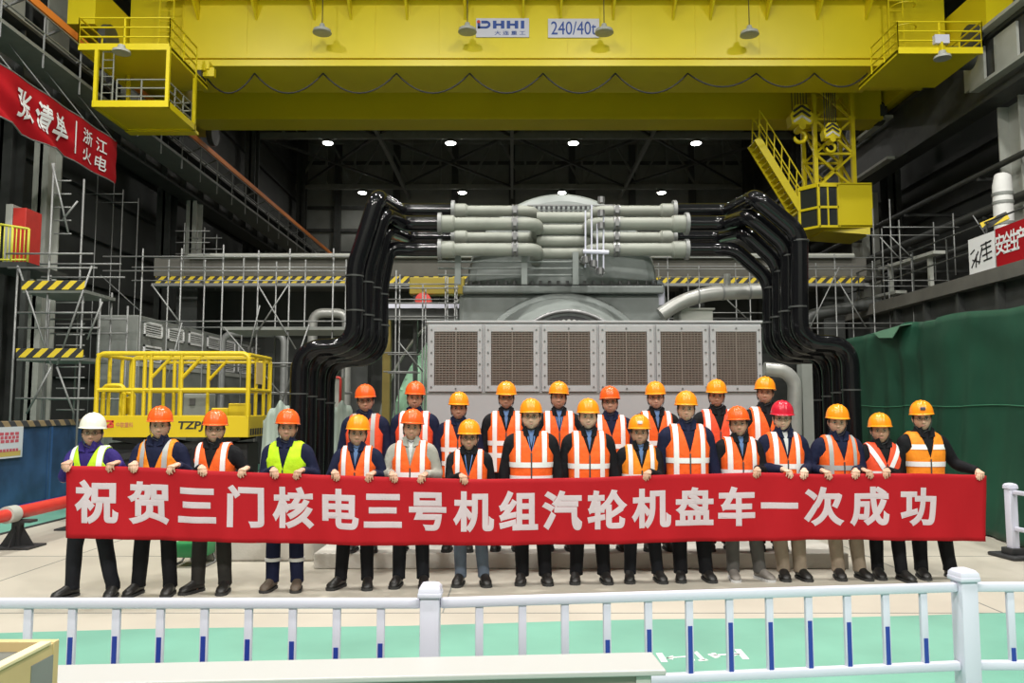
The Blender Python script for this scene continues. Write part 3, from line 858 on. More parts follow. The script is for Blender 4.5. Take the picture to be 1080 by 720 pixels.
# ------------------------------------------------------------------ steam pipes
def ppath(pts): return [at(*p) for p in pts]
pw = ['uppermost', 'second highest', 'third highest', 'lowest']
hy = [222.5, 236.0, 250.5, 263.0]
flx_l = [478, 464, 478, 464]; flx_r = [711, 724, 711, 724]
hY = [13.7, 13.0, 13.7, 13.0]
pkl = [(398, 208), (404, 226), (407, 243), (410, 262)]
dgl = [(374, 283), (385, 290), (394, 296), (402, 303)]
hzl = [366, 370, 374, 379]
lvl = [316, 326, 336, 346]
pkr = [(797, 208), (792, 228), (786, 245), (775, 263)]
dgr = [(843, 246), (832, 262), (822, 279), (812, 296)]
hzr = [362, 366, 371, 376]
lvr = [896, 885, 874, 863]
vY = [11.95, 12.25, 12.55, 12.85]
for side in ('left', 'right'):
    L = side == 'left'
    for i in range(4):
        Yh, Yv = hY[i], vY[i]
        fx = (flx_l if L else flx_r)[i]
        pk = (pkl if L else pkr)[i]; dg = (dgl if L else dgr)[i]
        hz = (hzl if L else hzr)[i]; lv = (lvl if L else lvr)[i]
        r_ = .132 if i in (0, 1) else .12
        near = (425, hy[i]) if L else (765, hy[i])
        A = at(fx, hy[i], Yh); B = at(near[0] + (-4 if L else 4) * (1 - i), near[1], Yh)
        P = at(pk[0], pk[1], Yv); D = at(dg[0], dg[1], Yv)
        H = at(dg[0], hz, Yv); K = at(lv, hz, Yv)
        Fp = Vector((K.x, K.y, PLZ if not L else PLZ))
        t = thing('steam_pipe', '', 'pipe', (Fp.x, Fp.y, 0), 0, 'black bent steam pipes')
        t['label'] = '%s of the glossy black pipes bending down at the %s of the turbine' % (pw[i], side)
        MB().tube(fillet([A, B, P, D, H, K, (K.x, K.y, 0)], [.22, .17, .22, .42, .42], 8), r_, 16).build('pipe_run', PB, t, world=True, smooth=40)
        sx = -1 if L else 1
        MB().lathe([(r_ + .005, -.03), (r_ + .055, -.03), (r_ + .055, .03), (r_ + .005, .03)], A, 24, 'x').build('flange', M['galv'], t, world=True, smooth=40)
        for c in (D + Vector((0, 0, -.12)), H + Vector((0, 0, .55)), K + Vector((0, 0, -.7))): MB().lathe([(r_ + .001, -.012), (r_ + .01, -.012), (r_ + .01, .012), (r_ + .001, .012)], c, 20).build('pipe_band', M['dark_steel'], t, world=True, smooth=40)
        # pale lagged inner pipe with its elbow towards the dome
        ep = (576 if i % 2 else 573) if L else (613 if i % 2 else 617)
        E_ = at(ep + (-9 if L else 9), hy[i], Yh)
        t2 = thing('lagged_pipe', '', 'pipe', (A.x, A.y, A.z), 0, 'pale lagged pipes in front of the dome')
        t2['label'] = '%s of the pale lagged pipes running from the dome to the %s' % (pw[i], side)
        off = .0
        pr = .108 if i % 2 else .095
        s = -1 if L else 1
        path = fillet([A - Vector((s * .03, 0, 0)), E_, E_ + Vector((0, 14.05 - Yh + .35, -.02))], .24, 8)
        MB().tube([A - Vector((s * .02, 0, 0)), A - Vector((s * .22, 0, 0)), A - Vector((s * .26, 0, 0))], [pr + .035, pr + .035, pr], 18).build('end_sleeve', PP, t2, world=True, smooth=40)
        MB().tube(path, pr, 18).build('pipe_run', PP, t2, world=True, smooth=40)
        b = MB()
        for px in ((541, 545) if L else (648, 652)): 
            c = at(px, hy[i], Yh); b.lathe([(pr + .002, -.02), (pr + .02, -.02), (pr + .02, .02), (pr + .002, .02)], c, 20, 'x')
        c = at(543 if L else 650, hy[i], Yh); b.box(c.x - .03, c.x + .03, c.y - pr - .04, c.y - pr + .01, c.z - .06, c.z + .06)
        b.build('clamp', M['bolt'], t2, world=True, smooth=40)
# cross pipes between the elbows, right in front of the dome
for i, py in enumerate((229.5, 242, 254.5, 267)):
    a, c = at(566, py, 13.42), at(622, py, 13.42)
    o = MB().tube([a, c], .098, 18).build('cross_pipe', PP, origin=(a + c) / 2, smooth=40)
    tag(o, '%s of the short pale cross pipes linking the elbows on the dome' % pw[i], 'pipe', 'short cross pipes on the dome')
# small white instrument tubes on the right elbows
it = thing('instrument_rack', 'thin white instrument tubes with a small manifold beside the right pipe elbows', 'instrument', at(628, 285, 12.7))
b = MB()
for px, y0, y1 in ((617.5, 222, 282), (624, 216, 280), (630, 236, 284), (636.5, 226, 284)): b.tube([at(px, y0, 12.72), at(px, y1, 12.72)], .014, 6)
b.build('instrument_tube', M['white_paint'], it, world=True)
MB().tube([at(615, 265, 12.7), at(642, 266, 12.7)], .035, 8).build('manifold', M['white_paint'], it, world=True)
for px, py in ((634, 211), (634, 225), (634, 238), (626, 278), (633, 286), (618, 274)): MB().lathe([(.02, -.06), (.06, -.05), (.06, .05), (.02, .06)], at(px, py, 12.66), 10).build('valve', M['bolt'], it, world=True)
MB().tube([at(613, 272, 12.75), at(636, 290, 12.75)], .05, 8).build('cable_tray', M['bolt'], it, world=True)
# silver insulated pipe at the right of the casing
sp = thing('insulated_pipe', 'fat silver insulated pipe curving away to the right of the casing', 'pipe', at(745, 330, 13.6))
MB().tube(fillet([at(697, 332, 13.6), at(718, 318, 13.6), at(745, 309.5, 13.6), at(806, 307, 13.6)], .6, 8), .125, 16).build('pipe_run', M['insulation'], sp, world=True, smooth=40)
MB().tube([at(767, 306, 13.6), at(767, 289, 13.6)], .06, 12).build('branch', M['insulation'], sp, world=True, smooth=40)
for p in ((736, 312), (762, 308.5), (790, 307.5)): MB().lathe([(.127, -.015), (.138, -.015), (.138, .015), (.127, .015)], at(*p, 13.6), 16, 'x').build('band', M['galv'], sp, world=True, smooth=40)
wp = MB().tube(fillet([at(688, 299, 13.9), at(697, 299, 13.9), at(697, 322, 13.9)], .2, 6), .07, 12).build('white_elbow_pipe', M['white_paint'], origin=at(697, 322, 13.9), smooth=40)
tag(wp, 'small white elbow pipe poking out from the right side of the casing', 'pipe')
hp = MB().box(X(717, 13.9, 2.9), X(750, 13.9, 2.9), 13.75, 14.4, 0, Z(328, 13.9)).cbox(X(715, 13.9, 2.9), X(752, 13.9, 2.9), 13.7, 14.45, Z(328, 13.9), Z(326, 13.9), .01).build('pipe_pedestal', M['pale_steel'], origin=(X(733, 13.9, 2), 14.1, 0))
tag(hp, 'grey pedestal block standing under the silver insulated pipe', 'pedestal')
# silver pipe low at the right, behind the black pipes
lp = thing('insulated_pipe', 'silver insulated pipe low between the enclosure and the right black pipes', 'pipe', at(835, 390, 11.9))
MB().tube(fillet([at(806, 389, 11.6), at(828, 391, 11.6), at(838, 402, 11.6), at(838, 470, 11.6)], .3, 8), .1, 14).build('pipe_run', M['insulation'], lp, world=True, smooth=40)
MB().box(X(846, 11.7, 1), X(857, 11.7, 1), 11.6, 11.8, PLZ, Z(384, 11.7)).build('support_column', M['grey_steel'], lp, world=True)
MB().tube([at(838, 470, 11.6), (at(838, 470, 11.6).x, 11.6, 0)], .1, 14).build('riser', M['insulation'], lp, world=True, smooth=40)
# ================================================================== scaffolds, galleries and plant behind
def scaffold(label, Y, ups, legs_, braces=(), boards=(), depth=1.1, r=.026, z_bottom=0.0, rungs=()):
    """ups: (px, py top[, py bottom]); legs_: (py, px0, px1); braces: (px,py,px,py); boards: (py, px0, px1, hazard)"""
    x0 = X(sum(u[0] for u in ups) / len(ups), Y, 3)
    t = thing('scaffold', label, 'scaffold', (x0, Y, 0), 0, 'tube scaffolds')
    for u in ups:
        for dy in (0, depth):
            p = at(u[0], u[1], Y); zb_ = Z(u[2], Y) if len(u) > 2 else 0
            MB().tube([(p.x, Y + dy, zb_), (p.x, Y + dy, p.z)], r, 8).build('upright', M['galv'], t, world=True, smooth=True)
    for py, a, c in legs_:
        z = Z(py, Y)
        for dy in (0, depth): MB().tube([(X(a, Y, z), Y + dy - .05, z), (X(c, Y, z), Y + dy - .05, z)], r * .9, 8).build('ledger', M['galv'], t, world=True, smooth=True)
    for q in braces:
        a, c = at(q[0], q[1], Y - .08), at(q[2], q[3], Y - .08)
        MB().tube([a, c], r * .95, 8).build('brace', M['galv'], t, world=True, smooth=True)
    for a, c, y0, y1, n in rungs:
        for i in range(n):
            z = Z(y0 + (y1 - y0) * i / (n - 1), Y); MB().tube([(X(a, Y, z), Y + .04, z), (X(c, Y, z), Y + .04, z)], r * .7, 6).build('rung', M['galv'], t, world=True, smooth=True)
    for py, a, c, hz in boards:
        z = Z(py, Y)
        bo = MB().box(X(a, Y, z), X(c, Y, z), Y - .07, Y + depth, z - .06, z).build('deck_board', M['grey_steel'], t, world=True)
        if hz: MB().box(X(a, Y, z), X(c, Y, z), Y - .1, Y - .075, z, z + .17).build('toe_board', M['hazard'], bo, world=True)
    return t
scaffold('ladder-like tube scaffold tower standing at the far left behind the blue hoarding', 15.2,
         [(19, 280), (57, 172), (88, 300), (106, 315)],
         [(268, 8, 100), (283, 10, 104), (330, 20, 106), (346, 20, 106), (420, 18, 106)],
         [(20, 283, 54, 385), (97, 280, 60, 385), (54, 387, 28, 436), (60, 387, 78, 436), (108, 318, 92, 358), (55, 172, 72, 245), (66, 232, 82, 212)],
         [(306, 26, 92, True), (377, 20, 90, True)], 1.1, .021, rungs=[(58, 88, 296, 432, 13), (56, 74, 190, 246, 5)])
scaffold('wide tube scaffold behind the scissor lift in front of the striped platform', 15.6,
         [(151, 262), (192, 262), (236, 258), (273, 264), (306, 262), (352, 262)],
         [(286, 110, 370), (339, 150, 372), (383, 190, 372), (271, 110, 372), (414, 190, 372)],
         [(160, 300, 191, 342), (192, 340, 170, 425), (272, 300, 312, 368), (304, 300, 270, 352), (326, 342, 296, 428), (274, 322, 262, 372), (236, 345, 300, 420)],
         [(345, 236, 372, False)], 1.2, .016)
scaffold('tube scaffold seen below the right-hand end of the striped platform', 19.2,
         [(704, 268), (737, 280), (790, 268), (880, 268), (920, 275), (961, 268)],
         [(272, 690, 962), (284, 690, 962), (341, 700, 962), (330, 700, 806)],
         [(885, 282, 851, 352), (884, 296, 914, 346), (750, 300, 790, 338)],
         [], 1.2, .016)
scaffold('small scaffold frame between the left black pipes and the turbine casing', 14.9,
         [(418, 285), (446, 300), (470, 285), (480, 292)],
         [(300, 405, 482), (316, 405, 482), (334, 405, 482), (372, 405, 440), (392, 405, 440)],
         [(420, 360, 446, 392)], [], .5, .014)
scaffold('tall thin scaffold poles along the left wall above the grey cabinet', 21.5,
         [(104, 170), (130, 200), (216, 240, 300), (195, 235, 300)],
         [(205, 84, 130), (244, 186, 222), (256, 186, 222), (268, 186, 222), (273, 170, 235)], [(106, 290, 150, 330)], [], .9, .015)
scaffold('leaning scaffold tubes on the dark gallery left of the white pipe', 19.0,
         [(938, 210, 296), (1005, 225, 290), (948, 232, 300)], [(240, 930, 1010), (296, 930, 1000)],
         [(928, 250, 952, 276), (938, 248, 962, 272), (1026, 227, 1045, 256)], [], .9, .016)
# white vertical pipe on the right gallery with a striped board
vp = thing('white_riser', 'white wrapped vertical pipe standing on the right gallery behind the safety banner', 'pipe', (X(1058, 16.4, 6), 16.4, 4.5))
xx = X(1058, 16.4, 6)
MB().tube([(xx, 16.4, 4.5), (xx, 16.4, Z(196, 16.4)), (xx + .02, 16.4, Z(186, 16.4)), (xx + .08, 16.45, Z(182.5, 16.4))], [.19, .19, .16, .04], 16).build('pipe_run', mat('white_wrap', (.62, .62, .60), .6, var=.06, bump=.2), vp, world=True, smooth=40)
for py in (205, 214, 236): MB().lathe([(.192, -.03), (.205, -.03), (.205, .03), (.192, .03)], (xx, 16.4, Z(py, 16.4)), 18).build('wrap_band', M['grey_steel'], vp, world=True, smooth=40)
sb = MB().beam((X(1034, 16.0, 6), 16.0, Z(239, 16)), (X(1062, 15.7, 6), 15.7, Z(227, 15.7)), .05, .16).build('striped_board', M['hazard'], origin=(X(1048, 16, 6), 16.0, Z(233, 16)))
tag(sb, 'yellow and black striped board tied across the white vertical pipe', 'board')
# cable trays and dark pipe runs along the right wall above the gallery
for k, (z, x, r_, nm) in enumerate(((6.2, 12.6, .09, 'lowest'), (7.0, 12.7, .13, 'middle'), (8.0, 12.6, .08, 'highest'))):
    t = MB().tube([(x, 12.0, z), (x, 34, z)], r_, 12).build('wall_pipe', M['dark_steel'], origin=(x, 20, z), smooth=40)
    for i in range(6): MB().box(x - .05, HX1 - .01, 13 + i * 4, 13.08 + i * 4, z - r_ - .08, z - r_).build('wall_bracket', M['dark_steel'], t, world=True)
    tag(t, '%s of the dark pipes running along the right wall above the gallery' % nm, 'pipe', 'dark pipes on the right wall')
for k, (ya, yb2, z) in enumerate(((19.5, 22.5, 5.6), (21.5, 24.0, 4.9))):
    t = MB().beam((10.6, ya, z), (10.6, yb2, z + .1), .3, .08).box(10.55, 10.65, ya + .4, ya + .5, 4.5, z).box(10.55, 10.65, yb2 - .5, yb2 - .4, 4.5, z + .08).build('cable_tray', M['pale_steel'], origin=(10.6, ya, 4.5))
    tag(t, '%s pale cable tray section on the dark right gallery' % ('upper' if k == 0 else 'lower'), 'cable tray', 'cable trays on the gallery')
# left balcony with yellow railing and the red cabinet
by = 17.0
bx0, bx1 = X(-25, by, 4.5), X(27, by, 4.5)
bz = Z(276, by)
bal = thing('balcony', 'small balcony with yellow railing at the upper left edge', 'balcony', ((bx0 + bx1) / 2, by, 0))
MB().box(bx0, bx1, by, by + 1.6, bz - .12, bz).build('floor_slab', M['dark_steel'], bal, world=True)
for x in (bx0 + .1, bx1 - .1): MB().box(x - .06, x + .06, by + .1, by + .22, 0, bz - .12).build('support_leg', M['dark_steel'], bal, world=True)
b = MB()
zt_ = Z(233, by)
b.tube([(bx0, by + .03, zt_), (bx1, by + .03, Z(241, by))], .028, 8).tube([(bx0, by + .03, bz + .05), (bx1, by + .03, bz + .05)], .022, 8)
for i in range(13):
    t_ = i / 12; x = bx0 + (bx1 - bx0) * t_; b.tube([(x, by + .03, bz), (x, by + .03, zt_ + (Z(241, by) - zt_) * t_)], .03 if i % 4 == 0 else .014, 6)
b.build('railing', mat('rail_yellow', (.60, .58, .06), .5), bal, world=True, smooth=True)
rc_ = thing('red_cabinet', 'red cabinet with a pale side standing on the balcony', 'cabinet', (X(18, by + .6, 5), by + .8, bz))
MB().cbox(X(11, by + .5, 5), X(25, by + .5, 5), by + .5, by + 1.1, bz, Z(219, by + .5), .01).build('door', M['red_paint'], rc_, world=True)
MB().cbox(X(3, by + .5, 5), X(10.5, by + .5, 5), by + .5, by + 1.1, bz, Z(215, by + .5), .01).build('side_case', M['pale_steel'], rc_, world=True)
# plant seen in the dark below the platform
pr = random.Random(3)
def plant_pipe(px0, py0, px1, py1, Y, r_, m, label, nm='plant_pipe'):
    a, c = at(px0, py0, Y), at(px1, py1, Y)
    d_ = Vector((c.x, Y, 0))
    t = MB().tube(fillet([Vector((a.x, Y, 0)), a, c, Vector((c.x, Y, 0))], .3, 6), r_, 12).build(nm, m, origin=(a.x, Y, 0), smooth=40)
    return tag(t, label, 'pipe', 'plant pipes below the platform')
plant_pipe(235, 352, 300, 352, 21.0, .09, M['galv'], 'grey plant pipe arching low behind the wide scaffold on the left')
plant_pipe(330, 330, 366, 330, 21.2, .13, M['insulation'], 'silver plant pipe arching just left of the left black pipes')
plant_pipe(700, 352, 760, 352, 18.8, .10, M['insulation'], 'silver plant pipe behind the silver insulated pipe')
plant_pipe(850, 333, 930, 318, 21.2,   .16, M['dark_steel'], 'thick dark plant pipe behind the right scaffold')
t = thing('yellow_beam_hoist', 'yellow lifting beam between the left black pipes and the turbine casing', 'hoist', at(455, 320, 16.2))
MB().cbox(X(432, 16.2, 3.6), X(490, 16.2, 3.6), 16.1, 16.4, Z(311, 16.2), Z(293, 16.2), .02).build('beam', mat('dull_yellow', (.26, .20, .02), .6), t, world=True)
MB().box(X(436, 16.2, 3), X(440, 16.2, 3), 16.15, 16.35, 0, Z(311, 16.2)).build('post', M['dark_steel'], t, world=True)
MB().lathe([(.02, -.16), (.16, -.14), (.16, .14), (.02, .16)], (X(447, 16.1, 3.5), 16.05, Z(318, 16.1)), 16, 'y').build('red_wheel', M['red_paint'], t, world=True, smooth=40)
db = thing('dark_gallery_beam', 'dark beam with white flanges crossing between the left pipes and the casing', 'beam', (X(445, 15.9, 3), 15.9, 0))
MB().box(X(402, 15.9, 3), X(489, 15.9, 3), 15.85, 16.05, Z(337, 15.9), Z(326, 15.9)).build('beam', M['dark_steel'], db, world=True)
MB().box(X(402, 15.9, 3), X(489, 15.9, 3), 15.8, 15.86, Z(325.5, 15.9), Z(321, 15.9)).build('white_flange', M['white_paint'], db, world=True)
MB().box(X(404, 15.9, 3), X(412, 15.9, 3), 15.85, 16.05, 0, Z(337, 15.9)).build('post', mat('post_olive', (.16, .12, .02), .6), db, world=True)
vl = thing('valve_stand', 'grey valve stand with red hand frame in the dark beside the left black pipes', 'valve', (X(352, 14.5, 1), 14.5, 0))
MB().box(X(346, 14.5, 1), X(360, 14.5, 1), 14.4, 14.7, 0, Z(398, 14.5)).build('stand', M['pale_steel'], vl, world=True)
MB().tube(fillet([(X(346, 14.35, 2), 14.35, Z(430, 14.35)), (X(346, 14.35, 2), 14.35, Z(398, 14.35)), (X(359, 14.35, 2), 14.35, Z(398, 14.35)), (X(359, 14.35, 2), 14.35, Z(430, 14.35))], .05, 3), .025, 8).build('red_frame', M['red_paint'], vl, world=True, smooth=True)
# ================================================================== barrier fence in the foreground
WP = M['white_paint']
P1, P2 = Vector((X(454, 4.13, .8), 4.13, 0)), Vector((X(1016.5, 4.5, .8), 4.5, 0))
step = P2 - P1
P0 = Vector((P1.x - 2.95, 4.13, 0)); P3 = Vector((P2.x + 2.95, 4.52, 0))
def make_post(loc, rotz, label):
    t = thing('barrier_post', label, 'fence post', loc, rotz, 'white barrier posts')
    MB().cbox(-.049, .049, -.049, .049, .02, .80, .008).build('post', WP, t, smooth=30)
    b = MB().cbox(-.06, .06, -.06, .06, .80, .825, .006)
    b.loft([[Vector((sx * s, sy * s, z)) for sx, sy in ((-1, -1), (1, -1), (1, 1), (-1, 1))] for s, z in ((.056, .825), (.054, .845), (.04, .862), (.015, .87))])
    b.build('post_cap', WP, t, smooth=40)
    MB().cbox(-.16, .16, -.16, .16, 0, .05, .02).build('post_base', M['black_rubber'], t, smooth=30)
    return t
def make_panel(a, c, label, tops):
    d = c - a; ang = math.atan2(d.y, d.x); Ln = d.length
    t = thing('barrier_section', label, 'fence panel', a, ang, 'white barrier panels')
    for nm, z, h in (('top_rail', .765, .05), ('bottom_rail', .345, .05)):
        MB().cbox(.049, Ln - .049, -.022, .022, z - h / 2, z + h / 2, .012).build(nm, WP, t, smooth=40)
    n = len(tops)
    for i, tp in enumerate(tops):
        x = .049 + (Ln - .098) * (i + .9) / (n + .8)
        bb = MB().cbox(x - .020, x + .020, -.012, .012, .365, .742, .004).build('baluster', WP, t, smooth=30)
        if tp: MB().box(x - .012, x + .012, -.0145, -.0118, .368, tp).build('reflective_strip', M['blue_film'], bb)
    return t
t_l = [.60, .59, .585, .585, .60, .605, .60, .605, .59, .58, .55, .57]
t_m = [.0, .385, .40, .555, .60, .61, .62, .615, .615, .60, .57, .50]
t_r = [.44, .52, .56, .58, .6, .6, .6, .6, .6, .6, .6, .6]
make_post(P0, 0, 'white barrier post whose cap is cut off by the left edge') if 0 else None
make_post(P1, 0, 'white square barrier post with a cap in front of the middle of the banner')
make_post(P2, math.atan2(step.y, step.x), 'white square barrier post with a cap at the lower right corner')
make_panel(P0, P1, 'white barrier panel with blue reflective strips, left of the middle post', t_l)
make_panel(P1, P2, 'white barrier panel with blue strips spanning between the two capped posts', t_m)
make_panel(P2, P3, 'white barrier panel running off to the right of the right-hand post', t_r)
# farther barrier on the right
Q1 = Vector((X(1067, 9.5, .5), 9.5, 0)); Q2 = Q1 + Vector((.3, -2.6, 0))
q = make_post(Q1, math.atan2(-2.6, .3), 'white barrier post on a black foot beside the green tarpaulin')
for ch in list(q.children):
    if ch.name.startswith('post_base'): bpy.data.objects.remove(ch)
MB().cbox(-.24, .2, -.16, .16, 0, .045, .02).build('post_base', M['black_rubber'], q, smooth=30)
MB().cbox(-.09, .09, -.09, .09, .045, .12, .01).build('post_socket', M['black_rubber'], q, smooth=30)
make_panel(Q1, Q2, 'white barrier panel in front of the green tarpaulin', [.6] * 8)

# ------------------------------------------------------------------ white-topped box and plywood crate in front
A_, B_ = Vector((X(40, 3.62, .62), 3.62, 0)), Vector((X(683, 3.81, .62), 3.81, 0))
d = B_ - A_; Ln = d.length
wb = thing('long_metal_box', 'long low metal box with a white lid lying in front of the barrier', 'box', A_, math.atan2(d.y, d.x))
MB().cbox(.0, Ln + .02, -.26, .0, .595, .62, .006).build('lid', mat('lid_white', (0.42, 0.42, 0.405), 0.4), wb)
MB().cbox(.03, Ln - .04, -.235, -.03, .03, .594, .006).build('body', mat('box_olive', (0.22, 0.205, 0.17), 0.55), wb)
MB().cbox(Ln - .11, Ln - .045, -.243, -.236, .03, .59, .002).build('corner_strip', M['pale_steel'], wb)
MB().cbox(.05, .15, -.23, -.04, 0, .03, .005).build('foot', M['black_rubber'], wb); MB().cbox(Ln - .16, Ln - .06, -.23, -.04, 0, .03, .005).build('foot', M['black_rubber'], wb)
cx1 = X(61, 3.0, .9); cy1 = 3.0
M['plywood'] = mat('plywood', (0.56, 0.42, 0.20), 0.6, var=0.10, scale=3)
M['cut_edge'] = mat('cut_edge', (0.72, 0.60, 0.36), 0.6)
cr = thing('plywood_crate', 'open tan plywood crate with a pale board edge at the lower left corner', 'crate', (cx1, cy1, 0))
MB().cbox(-.028, 0, -1.5, 0, .04, .9, .003).build('side_board', M['plywood'], cr)
MB().cbox(-.034, .006, -1.5, -.05, .9, .914, .003).build('edge_strip', M['cut_edge'], cr)
MB().cbox(-1.2, .004, -.03, .004, .04, .905, .003).build('back_board', M['plywood'], cr)
MB().cbox(-1.2, -1.17, -1.5, -.03, .04, .9, .003).build('side_board', M['plywood'], cr)
MB().cbox(-1.17, -.03, -1.5, -.03, .84, .87, .003).build('inner_lid', mat('lid_grey', (.12, .125, .11), .6), cr)
MB().cbox(-1.2, 0, -1.5, 0, 0, .04, .003).build('crate_floor', M['plywood'], cr)
MB().box(.0, .003, -.16, -.02, .76, .86).build('label_patch', M['grey_steel'], cr)
MB().cbox(.0, .05, -.12, -.04, .70, .725, .004).build('latch', M['black_rubber'], cr)

# ------------------------------------------------------------------ red pole barrier at the left
ya = 10.2
rp = thing('red_pole_barrier', 'red pole resting on a black splayed stand beside the green walkway', 'barrier', (-6.25, ya, 0))
MB().tube([(-6.22, ya - .15, .435), (-6.29, 12.05, .435)], .085, 18).build('pole', M['red_paint'], rp, world=True, smooth=40)
MB().tube([(-6.2, ya - .9, .43), (-6.22, ya - .15, .435)], .075, 16).build('pole_end', M['red_paint'], rp, world=True, smooth=40)
MB().lathe([(.03, -.10), (.105, -.09), (.105, .09), (.03, .10)], (-6.22, ya - .18, .435), 18, 'y').build('coupling', M['pale_steel'], rp, world=True, smooth=40)
def stand(x, y):
    b = MB().box(x - .05, x + .05, y - .05, y + .05, .02, .32).box(x - .2, x + .2, y - .08, y + .08, .315, .345).box(x - .26, x + .26, y - .2, y + .2, 0, .025)
    for dx, dy in ((-1, 0), (1, 0), (0, -1), (0, 1)):
        p = [(x + dx * .05, y + dy * .05, .02), (x + dx * .22, y + dy * .19, .02), (x + dx * .05, y + dy * .05, .28)]
        b.poly([Vector(v) for v in p], (.012 * abs(dy), .012 * abs(dx), 0))
    b.build('stand', M['black_rubber'], rp, world=True)
stand(-6.23, ya); stand(-6.28, 11.75)

# ------------------------------------------------------------------ blue mesh fence at the left
M['blue_mesh'] = mat('blue_mesh', (0.025, 0.07, 0.16), 0.45, var=0.35, scale=2.2)
M['cap_stripe'] = stripe_mat('cap_stripe', (0.30, 0.22, 0.12), (0.05, 0.05, 0.055), 0.34, (0, 1, 1))
fx = -8.45
ys = [9.4, 11.2, 13.0, 14.65, 15.85]
for i in range(4):
    y0, y1 = ys[i], ys[i + 1]
    t = thing('hoarding_section', '', 'fence panel', (fx, y0, 0), 0, 'blue hoarding panels')
    t['label'] = 'blue hoarding panel with a striped top rail, ' + ('cut off by the left edge', 'carrying the notice sheet', 'second from the scissor lift', 'last one before the scissor lift')[i]
    MB().box(fx - .01, fx + .01, y0 + .03, y1 - .03, .1, 1.42).build('sheet', M['blue_mesh'], t, world=True)
    MB().cbox(fx - .05, fx + .05, y0, y1, 1.42, 1.53, .01).build('top_rail', M['cap_stripe'], t, world=True)
    MB().cbox(fx - .03, fx + .04, y0, y1, .03, .1, .005).build('bottom_rail', M['blue_film'], t, world=True)
    b = MB().cbox(fx - .03, fx + .03, y0, y0 + .06, 0, 1.42, .004); b.build('post', mat('fence_blue', (0.03, 0.10, 0.26), 0.4), t, world=True)
    MB().cbox(fx - .03, fx + .03, y1 - .06, y1, 0, 1.42, .004).build('post', M['blue_mesh'], t, world=True)
    b = MB().beam((fx - .02, y0 + .1, .2), (fx - .02, y1 - .1, 1.35), .03, .03).beam((fx - .02, y1 - .1, .2), (fx - .02, y0 + .1, 1.35), .03, .03)
    b.build('brace', M['dark_steel'], t, world=True)
M['paper'] = mat('paper', (0.62, 0.66, 0.72), 0.6)
M['print_red'] = mat('print_red', (0.55, 0.10, 0.14), 0.6)
ny0, ny1 = 12.55, 13.75
nt_ = thing('notice_sheet', 'pale notice sheet with red print hanging on the blue hoarding', 'sign', (fx + .05, ny0, .9))
nz0, nz1 = Z(483, 13.4), Z(450, 13.4)
MB().box(fx + .05, fx + .062, ny0, ny1, nz0, nz1).build('sheet', M['paper'], nt_, world=True)
b = MB()
for k, (zz, w_) in enumerate(((.78, .8), (.66, .6), (.54, .75), (.25, .5))):
    z = nz0 + (nz1 - nz0) * zz
    for j in range(6): b.box(fx + .062, fx + .065, ny1 - .12 - (j + .75) * w_ * .17, ny1 - .12 - j * w_ * .17, z - .025, z + .025)
b.build('print', M['print_red'], nt_, world=True)['kind'] = 'stuff'
MB().box(fx + .062, fx + .064, ny0 + .05, ny1 - .05, nz0 + .03, nz0 + .12).build('print_band', mat('print_yellow', (0.6, 0.45, 0.12), 0.6), nt_, world=True)

# ------------------------------------------------------------------ scissor lift
LY = M['lift_yellow']
Yl = 12.3
lx0, lx1 = X(99, Yl, 2), X(263, Yl, 2)
lz0, lzt, lzm, lzr = Z(461, Yl), Z(438.5, Yl), Z(411, Yl), Z(372.5, Yl)
yb_ = Yl + 1.15
sl = thing('scissor_lift', 'yellow scissor lift platform with guard rails behind the left end of the banner', 'lift', ((lx0 + lx1) / 2, Yl + .6, 0))
b = MB().cbox(lx0, lx1, Yl, Yl + .04, lz0, lzt, .006)
b.cbox(lx0, lx1, yb_ - .04, yb_, lz0, lzt, .006).cbox(lx0, lx0 + .04, Yl + .041, yb_ - .041, lz0, lzt, .006).cbox(lx1 - .04, lx1, Yl + .041, yb_ - .041, lz0, lzt, .006)
deck = b.build('toe_board', LY, sl, world=True)
deck['label'] = 'yellow toe board with black code lettering'
MB().box(lx0 + .041, lx1 - .041, Yl + .041, yb_ - .041, lz0 + .02, lz0 + .08).build('deck', M['dark_steel'], sl, world=True)
b = MB()
rr = .036
for y in (Yl + .03, yb_ - .03):
    b.tube(fillet([(lx0 + .03, y, lzt - .02), (lx0 + .03, y, lzr), (lx1 - .03, y, lzr), (lx1 - .03, y, lzt - .02)], .12, 5), rr, 8)
    b.tube([(lx0 + .03, y, lzm), (lx1 - .03, y, lzm)], rr * .9, 8)
    for px in (151, 157.5, 190): 
        x = X(px, Yl, 2); b.tube([(x, y, lzt - .02), (x, y, lzr)], rr * .85, 8)
    for pa, pb in ((157.5, 180), (190, 212)):
        b.tube([(X(pa, Yl, 2), y, Z(399, Yl)), (X(pb, Yl, 2), y, Z(375, Yl))], rr * .75, 8)
    b.tube([(X(141, Yl, 2), y, Z(378, Yl)), (lx1 - .03, y, Z(377.5, Yl))], rr * .7, 8)
    x = X(139, Yl, 2); b.tube(fillet([(x, y, lzt), (x, y, Z(378, Yl)), (X(146, Yl, 2), y, Z(377.5, Yl))], .1, 4), rr * .8, 8)
for x in (lx0 + .03, lx1 - .03):
    for z in (lzr - .02, lzm): b.tube([(x, Yl + .03, z), (x, yb_ - .03, z)], rr * .9, 8)
    b.tube([(x, Yl + .4, lzt - .02), (x, Yl + .4, lzr - .02)], rr * .8, 8).tube([(x, Yl + .8, lzt - .02), (x, Yl + .8, lzr - .02)], rr * .8, 8)
b.build('guard_rail', LY, sl, world=True, smooth=40)
b = MB()   # small inner gate hoop
